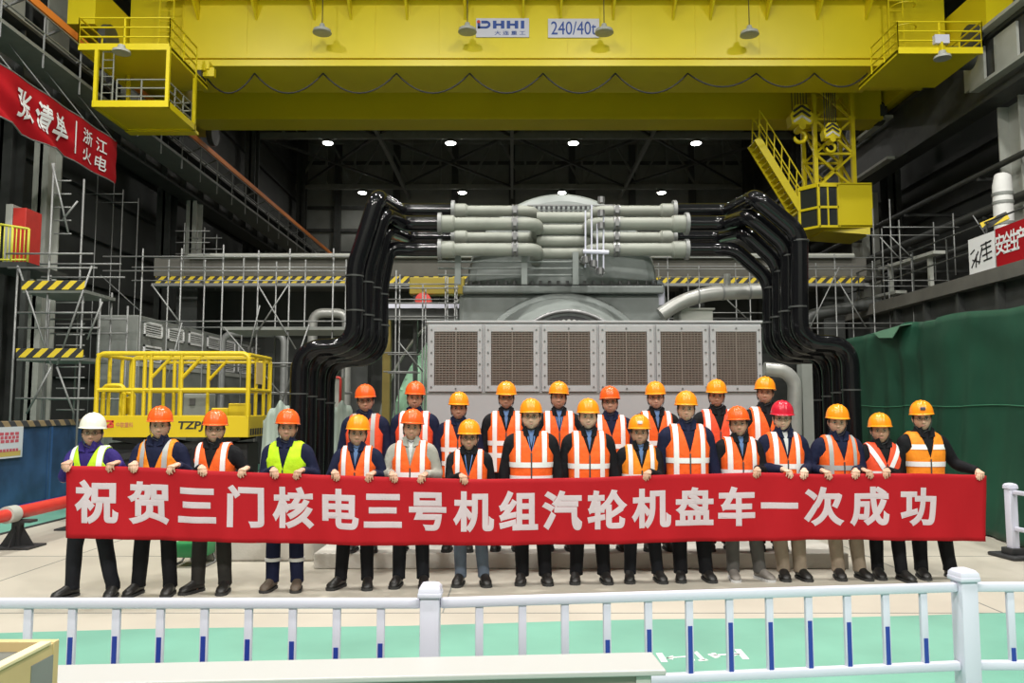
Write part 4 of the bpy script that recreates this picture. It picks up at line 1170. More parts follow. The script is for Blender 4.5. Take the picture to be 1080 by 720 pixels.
for xa_, xb_ in ((109, 131),):
    b.tube(fillet([(X(xa_, Yl + .2, 2), Yl + .2, lzt - .02), (X(xa_, Yl + .2, 2), Yl + .2, Z(406, Yl)), (X(xb_, Yl + .2, 2), Yl + .2, Z(406, Yl)), (X(xb_, Yl + .2, 2), Yl + .2, lzt - .02)], .1, 5), .035, 8)
b.tube(fillet([(X(129, Yl + .2, 2), Yl + .25, lzt - .02), (X(129, Yl + .2, 2), Yl + .25, Z(414, Yl)), (X(140, Yl + .2, 2), Yl + .25, Z(414, Yl)), (X(140, Yl + .2, 2), Yl + .25, lzt - .02)], .07, 5), .028, 8)
b.build('gate_hoop', LY, sl, world=True, smooth=40)
MB().cbox(X(130, Yl + .3, 2), X(138, Yl + .3, 2), Yl + .3, Yl + .45, Z(437, Yl), Z(418, Yl), .01).build('control_box', LY, sl, world=True)
MB().cbox(X(240, Yl + .3, 2), X(259, Yl + .3, 2), Yl + .35, Yl + .6, Z(440, Yl), Z(425, Yl), .015).cbox(X(222, Yl + .3, 2), X(240, Yl + .3, 2), Yl + .35, Yl + .6, Z(440, Yl), Z(430, Yl), .015).build('tool_box', LY, sl, world=True)
MB().box(lx1 + .0, lx1 + .006, Yl + .30, Yl + .62, lzm + .1, lzr - .12).build('info_plate', mat('plate_tan', (.6, .45, .2), .6), sl, world=True)
b = MB()
for i in range(9): b.box(lx1 - .002, lx1 + .006, Yl + .08 + i * .115, Yl + .15 + i * .115, lz0 + .03, lz0 + .13)
b.build('edge_grip', M['black_rubber'], sl, world=True)
text_on('lettering', 'TZPJ12', lambda u, v: Vector((X(208, Yl, 1.5) + u + v * .15, Yl - .004, Z(449.5, Yl) + v)), M['black_line'], deck, 41 / FPX * Yl, 11 / FPX * Yl, .03)
# red emblem and small red characters
ex, ez = X(116, Yl, 1.5), Z(447, Yl)
b = MB()
s_ = .055
for p, q in (((-1, .8), (1, .8)), ((1, .8), (-1, -.8)), ((-1, -.8), (1, -.8)), ((1, -.8), (1, -.1)), ((1, -.1), (.1, -.1))):
    b.beam((ex + p[0] * s_, Yl - .004, ez + p[1] * s_), (ex + q[0] * s_, Yl - .004, ez + q[1] * s_), .008, .026)
b.build('emblem', M['sign_red'], deck, world=True)
text_on('lettering', '中联重科', lambda u, v: Vector((X(131.5, Yl, 1.5) + u, Yl - .004, Z(448, Yl) + v)), mat('faded_red', (.55, .22, .08), .6), deck, 18 / FPX * Yl, 5.5 / FPX * Yl, .02)
# scissor arms, chassis and wheels below
b = MB()
for y in (Yl + .2, yb_ - .2):
    for k in range(2):
        za = .62 + k * (lz0 - .62) / 2; zb2 = .62 + (k + 1) * (lz0 - .62) / 2
        b.beam((lx0 + .2, y, za), (lx1 - .2, y, zb2), .05, .1).beam((lx1 - .2, y + .06, za), (lx0 + .2, y + .06, zb2), .05, .1)
b.build('scissor_arms', M['black_rubber'], sl, world=True)
MB().cbox(lx0 + .05, lx1 - .05, Yl + .05, yb_ - .05, .28, .62, .02).build('chassis', M['dark_steel'], sl, world=True)
MB().cbox(lx0 + .1, lx1 - .1, Yl + .3, yb_ - .3, .62, lz0 - .1, .02).build('inner_boom_box', M['black_rubber'], sl, world=True)
for x in (lx0 + .4, lx1 - .4):
    for y in (Yl + .12, yb_ - .12): MB().lathe([(.12, -.1), (.25, -.1), (.27, -.06), (.27, .06), (.25, .1), (.12, .1)], (x, y, .27), 20, 'y').build('wheel', M['black_rubber'], sl, world=True, smooth=40)

# ------------------------------------------------------------------ grey plant cabinet behind the lift
gc = thing('plant_cabinet', 'tall grey plant cabinet with white vent grilles standing behind the scissor lift', 'cabinet', (-8.4, 17.5, 0))
kx0, kx1 = X(101, 17, 3), X(145, 17, 3)
kzt = Z(332, 17)
MB().cbox(kx0, kx1, 17.0, 26.0, .1, kzt, .02).build('housing', M['grey_steel'], gc, world=True)
MB().box(kx1 - .02, kx1 + .03, 17.0, 26.0, kzt - 1.1, kzt - 1.0).build('belt', M['pale_steel'], gc, world=True)
for i in range(7):
    y = 17.25 + i * 1.2
    for z0, z1 in ((kzt - .42, kzt - .1), (kzt - .98, kzt - .62)):
        fr = MB()
        fr.box(kx1, kx1 + .03, y, y + .9, z0, z0 + .04).box(kx1, kx1 + .03, y, y + .9, z1 - .04, z1).box(kx1, kx1 + .03, y, y + .05, z0, z1).box(kx1, kx1 + .03, y + .85, y + .9, z0, z1)
        for k in range(5): fr.box(kx1, kx1 + .02, y, y + .9, z0 + .06 + k * .05, z0 + .075 + k * .05)
        fr.build('vent_grille', M['letter_white'], gc, world=True)
MB().box(kx0 - .02, kx1 + .02, 16.98, 26, 0, .1).build('base_frame', M['dark_steel'], gc, world=True)
sc = thing('switch_box', 'small pale switch box on a grey stand seen through the scissor lift rails', 'box', (X(206, 14.6, 1.8), 14.6, 0))
wx0, wx1 = X(193, 14.6, 1.8), X(221, 14.6, 1.8)
MB().cbox(wx0, wx1, 14.6, 14.9, Z(439, 14.6), Z(415, 14.6), .02).build('box_body', M['pale_lagging'], sc, world=True)
MB().box(X(200, 14.6, 1.8), X(206, 14.6, 1.8), 14.585, 14.6, Z(427, 14.6), Z(420, 14.6)).build('dial', M['bolt'], sc, world=True)
MB().box(wx0 + .05, wx1 - .05, 14.65, 14.85, 0, Z(439, 14.6)).build('stand', M['dark_steel'], sc, world=True)

# ------------------------------------------------------------------ green tarpaulin on the right
gt = thing('green_tarpaulin', 'dark green tarpaulin draped over a tall stack along the right side', 'tarpaulin', (7.6, 12, 0))
TXr, TZt = 6.62, 3.1
def fold(y, z):
    t = max(0, min(1, 1 - z / TZt))
    a = .05 * math.sin(y * 2.6 + .6 * z) + .025 * math.sin(y * 6.1 + 1.3) + .012 * math.sin(y * 13 + z * 1.5)
    # gathered swag folds near the far corner
    g = math.exp(-((y - 13.2) / 1.3) ** 2)
    a += g * .09 * math.sin((y - 13.2) * 9 + (3.1 - z) * (y - 13.2) * .9)
    b_ = .05 * math.exp(-((z - (3.0 - .35 * abs(math.sin(y * 1.1)))) / .25) ** 2)
    return a * (.25 + .75 * t) + b_
ny, nz = 150, 30
vs, fs = [], []
for i in range(ny + 1):
    y = 8.2 + 9.3 * i / ny
    for j in range(nz + 1):
        z = .02 + (TZt - .02) * j / nz + (.05 * math.sin(y * 1.7) * (j / nz) if y < 12.4 else (.07 * math.exp(-((y - 13.3) / .5) ** 2)) * (j / nz))
        flare = .18 * (1 - j / nz) ** 3
        vs.append((TXr - fold(y, z) - flare + .02, y, z))
    for k in range(1, 7):
        y2 = vs[-1][1]
        vs.append((TXr + .25 * k ** 1.1, y, TZt + .04 * math.sin(y * 2 + k) + .03 * k * .4))
row = nz + 7
for i in range(ny):
    for j in range(row - 1): fs.append((i * row + j, (i + 1) * row + j, (i + 1) * row + j + 1, i * row + j + 1))
b = MB(); b.add(vs, fs)
sheet = b.build('sheet', M['tarp'], gt, world=True, smooth=True)
mod = sheet.modifiers.new('thickness', 'SOLIDIFY'); mod.thickness = .012; mod.offset = 1
MB().box(TXr + .22, TXr + 1.9, 8.4, 17.3, 0, TZt - .12).build('covered_stack', M['dark_steel'], gt, world=True)
sm = MB()
for z in (1.78,): 
    sm.tube([(TXr - fold(y, z) - .18 * (1 - z / TZt) ** 3 - .004, y, z + .012 * math.sin(y * 3)) for y in [8.3 + .06 * i for i in range(150)]], .009, 5)
sm.build('seam', mat('seam_green', (.035, .16, .09), .5), gt, world=True)
fp_ = MB()
fp_.add([(TXr - .16, 13.2, 3.12), (TXr - .1, 14.3, 3.10), (TXr + .5, 14.4, 3.2), (TXr + .5, 13.1, 3.22), (TXr - .2, 13.4, 2.93), (TXr - .15, 14.0, 2.98)], [(0, 1, 2, 3), (0, 4, 5, 1)])
o = fp_.build('turned_flap', mat('tarp_back', (.12, .26, .17), .6), gt, world=True)
mod = o.modifiers.new('thickness', 'SOLIDIFY'); mod.thickness = .012

# pale cloth covers behind the back row at the left
def cloth(px0, px1, pyt, pyb, Y, label):
    vs, fs = [], []
    x0, x1, z1 = X(px0, Y, 1.5), X(px1, Y, 1.5), Z(pyt, Y)
    n, m = 24, 14
    for i in range(n + 1):
        for j in range(m + 1):
            u, v = i / n, j / m
            x = x0 + (x1 - x0) * u; z = z1 * v * (1 - (.30 * abs(u - .62) ** 1.4 + .015 * math.sin(u * 19)) * v)
            vs.append((x, Y - .35 * (1 - v) ** 1.5 + .05 * math.sin(u * 16 + v * 2) * (1 - v * .6), z + .01))
    for i in range(n):
        for j in range(m): fs.append((i * (m + 1) + j, (i + 1) * (m + 1) + j, (i + 1) * (m + 1) + j + 1, i * (m + 1) + j + 1))
    b = MB(); b.add(vs, fs)
    t = thing('cloth_cover', label, 'cover', ((x0 + x1) / 2, Y + .2, 0))
    o = b.build('sheet', mat('cloth_grey_green', (.30, .36, .31), .7), t, world=True, smooth=True)
    mod = o.modifiers.new('thickness', 'SOLIDIFY'); mod.thickness = .01
    MB().box(x0 + .08, x1 - .08, Y + .12, Y + .5, 0, z1 * .78).build('covered_box', M['dark_steel'], t, world=True)
cloth(277, 308, 424, 500, 11.9, 'grey green cloth cover hanging just right of the scissor lift')
cloth(343, 372, 424, 480, 13.5, 'grey green cloth cover showing between the left black pipes and the back row')
# grey concrete block and green chair behind the people on the left
t = MB().cbox(X(204, 9.4, .2), X(333, 9.4, .2), 9.3, 10.2, 0, .42, .02).build('concrete_block', M['concrete'], origin=(X(268, 9.4, .2), 9.7, 0))
tag(t, 'grey concrete block on the floor left of the step', 'block')
gch = thing('green_stool', 'green plastic stool with thin metal legs behind the banner', 'stool', (X(201, 9.0, .2), 9.1, 0))
M['green_plastic'] = mat('green_plastic', (.02, .22, .07), .4)
MB().cbox(-.19, .19, -.17, .17, .10, .27, .04).build('seat', M['green_plastic'], gch, smooth=40)
MB().cbox(-.17, .17, .13, .17, .26, .42, .015).build('backrest', M['green_plastic'], gch, smooth=40)
for sx in (-1, 1):
    MB().tube(fillet([(sx * .15, -.15, .12), (sx * .19, -.19, .012), (sx * .19, .17, .012), (sx * .15, .15, .12)], .05, 4), .011, 8).build('leg', M['galv'], gch, smooth=True)

# ------------------------------------------------------------------ hung banners on the side walls
lb = thing('hung_banner', 'long red banner with white characters hung along the left wall', 'banner', (-10.0, 17, 7.3))
bx = -9.95
vs, fs = [], []
yb0, yb1 = 12.0, 19.6
def lbp(y, v):
    t = (y - yb0) / (yb1 - yb0)
    z = 7.34 + (8.42 - 7.34) * v
    # diagonal slack folds, as where the cloth sags
    f = .085 * math.sin((y * 1.2 + v * 3.4) * 3.2) * (1 - v) * (1 if y < 17.6 else .2) + .02 * math.sin(y * 5)
    return Vector((bx + f, y, z + .02 * math.sin(y * 3) * (1 - v)))
n, m = 110, 14
for i in range(n + 1):
    for j in range(m + 1): vs.append(lbp(yb0 + (yb1 - yb0) * i / n, j / m))
for i in range(n):
    for j in range(m): fs.append((i * (m + 1) + j, (i + 1) * (m + 1) + j, (i + 1) * (m + 1) + j + 1, i * (m + 1) + j + 1))
b = MB(); b.add(vs, fs); b.build('cloth', M['red_cloth'], lb, world=True, smooth=True)
def lbmap(yc, vc):
    return lambda u, v: lbp(yc + u, vc + v / 1.08) + Vector((.035, 0, 0))
def ydepth(px): return -(bx) * FPX / (540 - px) * .985
for ch, px in (('张', 18), ('清', 39), ('单', 57)): text_on('lettering', ch, lbmap(ydepth(px), .50), M['letter_white'], lb, .50, .60, .022, sub=.04)
for ch, px, vc in (('浙', 86.5, .66), ('江', 102, .66), ('火', 86.5, .27), ('电', 102, .27)): text_on('lettering', ch, lbmap(ydepth(px), vc), M['letter_white'], lb, .46, .34, .012, sub=.08)
yv = ydepth(74)
MB().add([lbp(yv - .02, .15) + Vector((.02, 0, 0)), lbp(yv + .02, .15) + Vector((.02, 0, 0)), lbp(yv + .02, .85) + Vector((.02, 0, 0)), lbp(yv - .02, .85) + Vector((.02, 0, 0))], [(0, 1, 2, 3)]).build('divider_line', M['letter_white'], lb, world=True)
b = MB()
for v in (0, 1): b.tube([lbp(yb0 + .3 * i, v) for i in range(26)], .018, 6)
for i in range(6): b.tube([lbp(12.6 + i * 1.35, 1), Vector((XL - .1, 12.6 + i * 1.35, 9.6))], .012, 5)
b.build('hanging_cord', M['galv'], lb, world=True)
# right-hand pair
rx = 9.57
def rmap(yc, zc): return lambda u, v: Vector((rx - .02, yc - u, zc + v))
def yr2(px): return rx * FPX / (px - 540) * .985
ra, rb_ = yr2(1050), yr2(1110)
rz0, rz1 = 4.5, 5.27
t = thing('safety_banner', 'red safety banner with white characters on the right mezzanine railing', 'banner', (rx, ra, rz0))
MB().box(rx - .01, rx, rb_, ra, rz0, rz1).build('cloth', M['red_cloth'], t, world=True)
for ch, px in (('安', 1055), ('全', 1062.5), ('生', 1070), ('产', 1077.5)): text_on('lettering', ch, rmap(yr2(px), 4.94), M['letter_white'], t, .30, .42, .02)
wa, wb2 = yr2(1021), yr2(1048.5)
t = thing('white_banner', 'white cloth banner with dark scribbled writing beside the red safety banner', 'banner', (rx, wa, rz0))
MB().box(rx - .01, rx, wb2, wa, rz0, rz1 - .02).build('cloth', M['letter_white'], t, world=True)
b = MB()
for p, q in (((.9, .2), (.6, .62)), ((.85, .42), (.55, .3)), ((.72, .18), (.68, .55)), ((.6, .25), (.45, .7)), ((.5, .75), (.1, .8)), ((.48, .62), (.12, .66)), ((.45, .45), (.1, .5)), ((.42, .3), (.1, .33)), ((.3, .82), (.28, .3)), ((.92, .6), (.75, .7))):
    L_ = wa - wb2
    b.beam((rx - .014, wb2 + p[0] * L_, rz0 + p[1] * .72), (rx - .014, wb2 + q[0] * L_, rz0 + q[1] * .72), .028, .012, up=(1, 0, 0))
b.build('writing', M['black_line'], t, world=True)
# ================================================================== the red banner and the people
def lerp_tab(tab, x):
    if x <= tab[0][0]: return tab[0][1]
    for (a, b), (c, d) in zip(tab[:-1], tab[1:]):
        if x <= c: 
            t = (x - a) / (c - a); t = t * t * (3 - 2 * t) * .5 + t * .5
            return b + (d - b) * t
    return tab[-1][1]
TOPS = [(70, 491), (119, 491.5), (165, 493), (212, 496), (300, 499), (353, 501), (415, 503), (500, 505), (560, 504.5), (620, 503.5), (680, 501), (740, 499.5), (800, 498), (870, 500), (915, 499), (960, 499), (1034, 500.5), (1040, 501.5)]
BOTS = [(70, 567), (215, 571), (300, 573), (400, 575), (500, 575), (620, 574), (720, 571.5), (800, 570), (900, 569), (1040, 571)]
# (toe pixel, x) of the front row -> smooth line the row stands on
FEET = [(100, 631), (168, 630.5), (228, 627), (303, 625), (375, 622), (435, 622), (498, 620.5), (563, 618.5), (622, 617), (677, 614), (728, 613), (784, 612), (831, 609.5), (889, 611), (934, 613), (984, 614)]
def _fit():
    xs_ = [(f[0] - 540) / 500 for f in FEET]; ys_ = [depth_on(f[1], 0) for f in FEET]
    import numpy as np
    return np.polyfit(xs_, ys_, 2)
_pf = [float(c) for c in _fit()]
def row_Y(px):
    t = (px - 540) / 500
    return _pf[0] * t * t + _pf[1] * t + _pf[2]
BAN = -.20                      # banner plane relative to the toes
def ban_Y(px): return row_Y(px) + BAN + .02
def ban_pt(px, v):
    """v = 0 bottom, 1 top"""
    Y = ban_Y(px)
    a, b = at(px, lerp_tab(BOTS, px), Y), at(px, lerp_tab(TOPS, px), Y)
    p = a.lerp(b, v)
    rip = .020 * math.sin(px * .045 + v * 1.2) + .010 * math.sin(px * .11 + 2 - v * 2.5) + .006 * math.sin(px * .23 + v * 5)
    p.y += rip * (1.05 - .75 * v)
    return p
bn = thing('congratulation_banner', 'long red banner with large white characters held up by the front row', 'banner', ban_pt(555, 0))
n, m = 220, 14
vs, fs = [], []
for i in range(n + 1):
    for j in range(m + 1): vs.append(ban_pt(70 + 970 * i / n, j / m))
for i in range(n):
    for j in range(m): fs.append((i * (m + 1) + j, (i + 1) * (m + 1) + j, (i + 1) * (m + 1) + j + 1, i * (m + 1) + j + 1))
b = MB(); b.add(vs, fs)
_cl = b.build('cloth', M['red_cloth'], bn, world=True, smooth=True)
_cl.modifiers.new('thickness', 'SOLIDIFY').thickness = .002
CH = list(zip('祝贺三门核电三号机组汽轮机盘车一次成功', (102.5, 157.5, 208, 259, 309, 357.5, 404, 451, 499.5, 547, 593, 640, 687, 732.6, 776.7, 822, 869, 917, 969)))
def char_on_banner(ch, px0, em=.385):
    vs, fs = glyphs_base(ch, .037)
    bm = bmesh.new()
    bv = [bm.verts.new((x * em, (y - .37) * em, h_ * .0015)) for x, y, h_ in vs]
    for f in fs:
        try: bm.faces.new([bv[i] for i in f])
        except ValueError: pass
    bmesh.ops.triangulate(bm, faces=bm.faces)
    for _ in range(4):
        es = [e for e in bm.edges if e.calc_length() > .06]
        if not es: break
        bmesh.ops.subdivide_edges(bm, edges=es, cuts=1)
        bmesh.ops.triangulate(bm, faces=[f for f in bm.faces if len(f.verts) > 3])
    bm.verts.index_update()
    mpp = ban_Y(px0) / FPX / 1.005
    h = (ban_pt(px0, 1) - ban_pt(px0, 0)).z
    mb = MB()
    mb.add([ban_pt(px0 + v.co.x / mpp, .505 + v.co.y / h) + Vector((0, -.0035 - v.co.z, 0)) for v in bm.verts], [[v.index for v in f.verts] for f in bm.faces])
    bm.free()
    mb.build('lettering', M['letter_pink'], bn, world=True)
def glyphs_base(body, bold):
    c = bpy.data.curves.new('lettering', 'FONT')
    c.body = body; c.size = 1; c.align_x = 'CENTER'
    c.bevel_depth = bold; c.bevel_resolution = 0; c.extrude = 0.001
    o = bpy.data.objects.new('lettering', c); COL.objects.link(o)
    me = bpy.data.meshes.new_from_object(o.evaluated_get(bpy.context.evaluated_depsgraph_get()))
    vs, fs = front_half(me, bold)
    bpy.data.objects.remove(o); bpy.data.curves.remove(c); bpy.data.meshes.remove(me)
    return vs, fs
for ch, px in CH: char_on_banner(ch, px)

# ------------------------------------------------------------------ person builder
def cmat(name, c, rough=.8, bump=.5): return mat(name, c, rough, var=.12, scale=9, bump=bump, bscale=16, spec=.22)
C = {
 'black': cmat('cloth_black', (.007, .007, .009)), 'navy': cmat('cloth_navy', (.008, .011, .036)), 'purple': cmat('cloth_purple', (.030, .018, .14)),
 'light': cmat('cloth_light_grey', (.34, .33, .29)), 'charcoal': cmat('cloth_charcoal', (.028, .026, .024)), 'jeans': cmat('cloth_jeans', (.12, .15, .20)),
 'khaki': cmat('cloth_khaki', (.30, .24, .18)), 'grey': cmat('cloth_grey', (.10, .095, .09)), 'denim_dark': cmat('cloth_denim_dark', (.011, .012, .016)),
 'white': cmat('cloth_white', (.55, .55, .55)), 'blue': cmat('cloth_blue', (.10, .17, .33)), 'dkblue': cmat('cloth_dark_blue', (.025, .04, .11)),
 'orange_v': cmat('vest_orange', (.95, .135, .022), .6), 'red_v': cmat('vest_red_orange', (.88, .095, .035), .6), 'amber_v': cmat('vest_amber', (.90, .27, .02), .6),
 'lime_v': cmat('vest_lime', (.52, .80, .02), .6), 'refl': mat('reflective_tape', (.86, .85, .85), .35), 'refl_g': mat('reflective_grey', (.42, .42, .41), .4),
 'shoe': mat('shoe_black', (.018, .017, .016), .45), 'shoe_g': mat('shoe_grey', (.22, .20, .18), .6), 'shoe_b': mat('shoe_brown', (.10, .075, .055), .6), 'sole': mat('sole', (.03, .03, .03), .7),
 'h_yel': mat('hat_amber', (.93, .29, .010), .28), 'h_org': mat('hat_orange', (.88, .115, .015), .28), 'h_wht': mat('hat_white', (.80, .77, .66), .3), 'h_red': mat('hat_red', (.55, .012, .035), .28),
 'hair': mat('hair_black', (.012, .011, .010), .6), 'strap': mat('strap_dark', (.05, .05, .055), .7), 'eyew': mat('eye_white', (.60, .57, .53), .3), 'iris': mat('iris_dark', (.015, .010, .008), .2),
 'lips': mat('lips', (.40, .17, .14), .5), 'frame': mat('spectacle_frame', (.02, .02, .02), .3), 'badge': mat('hat_badge', (.70, .70, .72), .4), 'badge_d': mat('hat_badge_dark', (.06, .06, .09), .4),
}
SKINS = [mat('skin_%s' % n_, c, .5, var=.05, scale=20) for n_, c in (('fair', (.72, .46, .34)), ('warm', (.65, .385, .275)), ('tan', (.58, .32, .22)))]
for s_ in SKINS:
    s_.node_tree.nodes['Principled BSDF'].inputs['Subsurface Weight'].default_value = 0.0

def remeshed(mb, name, material, parent, voxel, smooth_it=2, ratio=1.0, factor=.5):
    o = mb.build(name + '_tmp', None)
    r_ = o.modifiers.new('r', 'REMESH'); r_.mode = 'VOXEL'; r_.voxel_size = voxel; r_.adaptivity = 0
    if smooth_it:
        s = o.modifiers.new('s', 'SMOOTH'); s.iterations = smooth_it; s.factor = factor
    if ratio < 1:
        d = o.modifiers.new('d', 'DECIMATE'); d.ratio = ratio
    me = bpy.data.meshes.new_from_object(o.evaluated_get(bpy.context.evaluated_depsgraph_get()))
    old = o.data
    bpy.data.objects.remove(o); bpy.data.meshes.remove(old)
    me.name = name
    me.polygons.foreach_set('use_smooth', [True] * len(me.polygons))
    me.materials.clear(); me.materials.append(material)
    o = bpy.data.objects.new(name, me)
    COL.objects.link(o)
    if parent is not None: o.parent = parent
    return o

def sgn(v): return -1.0 if v < 0 else 1.0
# ---- torso surface: rows of (height fraction, half width, half depth, y offset), for s = 1
TORSO = [(.44, .178, .128, .005), (.50, .182, .132, .0), (.56, .178, .130, -.004), (.63, .180, .130, -.006), (.70, .192, .134, -.004), (.755, .203, .132, .0), (.795, .200, .122, .006), (.822, .178, .108, .012), (.840, .140, .092, .018), (.853, .098, .075, .022), (.862, .074, .066, .022)]
def torso_row(f):
    for a, b in zip(TORSO[:-1], TORSO[1:]):
        if f <= b[0]:
            t = (f - a[0]) / (b[0] - a[0]); t = max(0, t)
            return [a[k] + (b[k] - a[k]) * t for k in (1, 2, 3)]
    return list(TORSO[-1][1:])
def torso_pt(th, f, H, w, off=0.0):
    a, b_, yo = torso_row(f)
    s = H / 1.72
    a = a * s * w + off; b_ = b_ * s * (w * .6 + .4) + off
    c_, s_ = math.cos(th), math.sin(th)
    e = 2 / 2.35
    top = max(0, (f - .80) / .06)
    return Vector((a * sgn(c_) * abs(c_) ** e, yo * s + b_ * sgn(s_) * abs(s_) ** e, f * H + off * min(1, top)))
def torso_rings(H, w, off, f0, f1, rows, n=40):
    return [[torso_pt(2 * PI * k / n, f0 + (f1 - f0) * i / rows, H, w, off) for k in range(n)] for i in range(rows + 1)]
def shell(H, w, off, f0, f1, cuts, keep, rows=30, n=64):
    """open shell around the torso, cut cleanly by planes; keep(c) says which faces stay"""
    bm = bmesh.new()
    rings = torso_rings(H, w, off, f0, f1, rows, n)
    g = [[bm.verts.new(p) for p in r_] for r_ in rings]
    for i in range(rows):
        for k in range(n): bm.faces.new((g[i][k], g[i][(k + 1) % n], g[i + 1][(k + 1) % n], g[i + 1][k]))
    for co, no, sel in cuts:
        fsel = [f for f in bm.faces if sel(f.calc_center_median())]
        geom = list({v for f in fsel for v in f.verts}) + list({e for f in fsel for e in f.edges}) + fsel
        bmesh.ops.bisect_plane(bm, geom=geom, plane_co=co, plane_no=no, dist=1e-5)
    bmesh.ops.delete(bm, geom=[f for f in bm.faces if not keep(f.calc_center_median())], context='FACES')
    bm.verts.index_update()
    mb = MB()
    mb.add([v.co.copy() for v in bm.verts], [[v.index for v in f.verts] for f in bm.faces])
    bm.free()
    return mb
def two_bone(S, W_, l1, l2, hint):
    d = W_ - S; L = min(d.length, (l1 + l2) * .995)
    W2 = S + d.normalized() * L
    a = (l1 * l1 - l2 * l2 + L * L) / (2 * L)
    h = math.sqrt(max(0, l1 * l1 - a * a))
    u = d.normalized(); hv = Vector(hint); hv = (hv - u * hv.dot(u)).normalized()
    return S + u * a + hv * h, W2
def hand(mb, Wp, d, nrm, side, bends, scale=1.0, thumb_out=.7):
    """palm, five fingers with knuckle bends; d to the fingers, nrm = way the palm faces, side = towards the thumb"""
    d = Vector(d).normalized(); nrm = Vector(nrm); nrm = (nrm - d * nrm.dot(d)).normalized()
    sd = d.cross(nrm); 
    if sd.dot(Vector(side)) < 0: sd = -sd
    k = scale
    # palm
    rings = []
    for t, hw, ht in ((-.025, .024, .019), (.0, .026, .019), (.03, .036, .016), (.065, .041, .0145), (.088, .040, .012), (.097, .036, .008)):
        c = Wp + d * (t * k)
        rings.append([c + sd * (math.cos(2 * PI * q / 14) * hw * k) + nrm * (math.sin(2 * PI * q / 14) * ht * k) for q in range(14)])
    mb.loft(rings)
    fl_ = [(.0305, .074, .0096), (.0103, .082, .0100), (-.0102, .076, .0096), (-.0300, .058, .0086)]
    for i, (o_, L, r_) in enumerate(fl_):
        p = Wp + d * ((.086 - .006 * abs(i - 1)) * k) + sd * (o_ * k)
        dirv = (d + sd * (o_ * 2.2)).normalized(); nn = nrm.copy()
        pts, rad = [p - dirv * .02 * k, p], [r_ * k, r_ * 1.05 * k]
        for seg, bd in zip((.46, .30, .24), bends):
            bd = R(bd + i * 2.5)
            dirv, nn = dirv * math.cos(bd) + nn * math.sin(bd), nn * math.cos(bd) - dirv * math.sin(bd)
            p = p + dirv * (L * seg * k)
            pts.append(p); rad.append(r_ * (.95 - .08 * (len(pts) - 3)) * k)
        pts.append(p + dirv * .004 * k); rad.append(r_ * .45 * k)
        mb.tube(fillet(pts, .006, 2), [rad[0]] * 1 + [r_ * k * (1 - .28 * (q / (len(fillet(pts, .006, 2)) - 1))) for q in range(1, len(fillet(pts, .006, 2)) - 1)] + [r_ * .45 * k], 8)
    p = Wp + d * (.022 * k) + sd * (.026 * k) + nrm * (.006 * k)
    dirv = (d * .75 + sd * thumb_out + nrm * .35).normalized()
    p1 = p + dirv * .038 * k
    d2 = (dirv + d * .35 - sd * .15 + nrm * .25).normalized(); p2 = p1 + d2 * .032 * k
    d3 = (d2 + d * .2 + nrm * .3 - sd * .2).normalized(); p3 = p2 + d3 * .024 * k
    mb.tube([p - dirv * .012 * k, p, p1, p2, p3, p3 + d3 * .004 * k], [.012 * k, .0135 * k, .0105 * k, .0095 * k, .008 * k, .004 * k], 8)

def head_surface(px_, fat=1.0, jaw=1.0, nose=1.0, nu=56, nv=44):
    """face-forward (-y) head around its own centre"""
    rings = []
    for i in range(1, nv):
        th = PI * i / nv
        ring = []
        for k in range(nu):
            ph = 2 * PI * k / nu
            dx, dy, dz = math.sin(th) * math.cos(ph), math.sin(th) * math.sin(ph), -math.cos(th)
            x, y, z = dx * .077 * fat, dy * .096, dz * .120
            if dz < 0:
                t = -dz
                x *= 1 - .26 * jaw * t ** 2.2
                if dy > 0: y *= 1 - .45 * t ** 1.3
                else: y *= 1 - .06 * t ** 2
            if dy < 0:
                f_ = min(1, (-dy) * 1.6)
                y = y * (1 - .05 * f_)
                def gs(cx, sx, cz, sz): return math.exp(-((abs(x) - cx) / sx) ** 2 - ((z - cz) / sz) ** 2)
                nz_ = 0.0
                if -.052 < z < .022:
                    t = (.022 - z) / .056
                    nz_ = min(1, t) ** 1.2 if z > -.034 else max(0, 1 - (-.034 - z) / .014) 
                y -= nose * .023 * math.exp(-(x / (.0085 + .006 * max(0, min(1, (.022 - z) / .056)))) ** 2) * nz_ * f_
                y -= nose * .006 * gs(.014, .007, -.033, .009) * f_
                y += .0115 * gs(.031, .015, .006, .011) * f_
                y -= .005 * gs(.030, .024, .028, .010) * f_
                y -= .005 * gs(.042, .020, -.026, .022) * f_
                y -= .0065 * math.exp(-(x / .024) ** 2) * (math.exp(-((z + .057) / .006) ** 2) + 1.1 * math.exp(-((z + .069) / .0065) ** 2)) * f_
                y += .003 * math.exp(-(x / .026) ** 2 - ((z + .0628) / .003) ** 2) * f_
                y -= .009 * math.exp(-(x / .022) ** 2 - ((z + .097) / .015) ** 2) * f_
            ring.append(Vector((x, y, z)))
        rings.append(ring)
    return rings
HAT_CACHE = {}
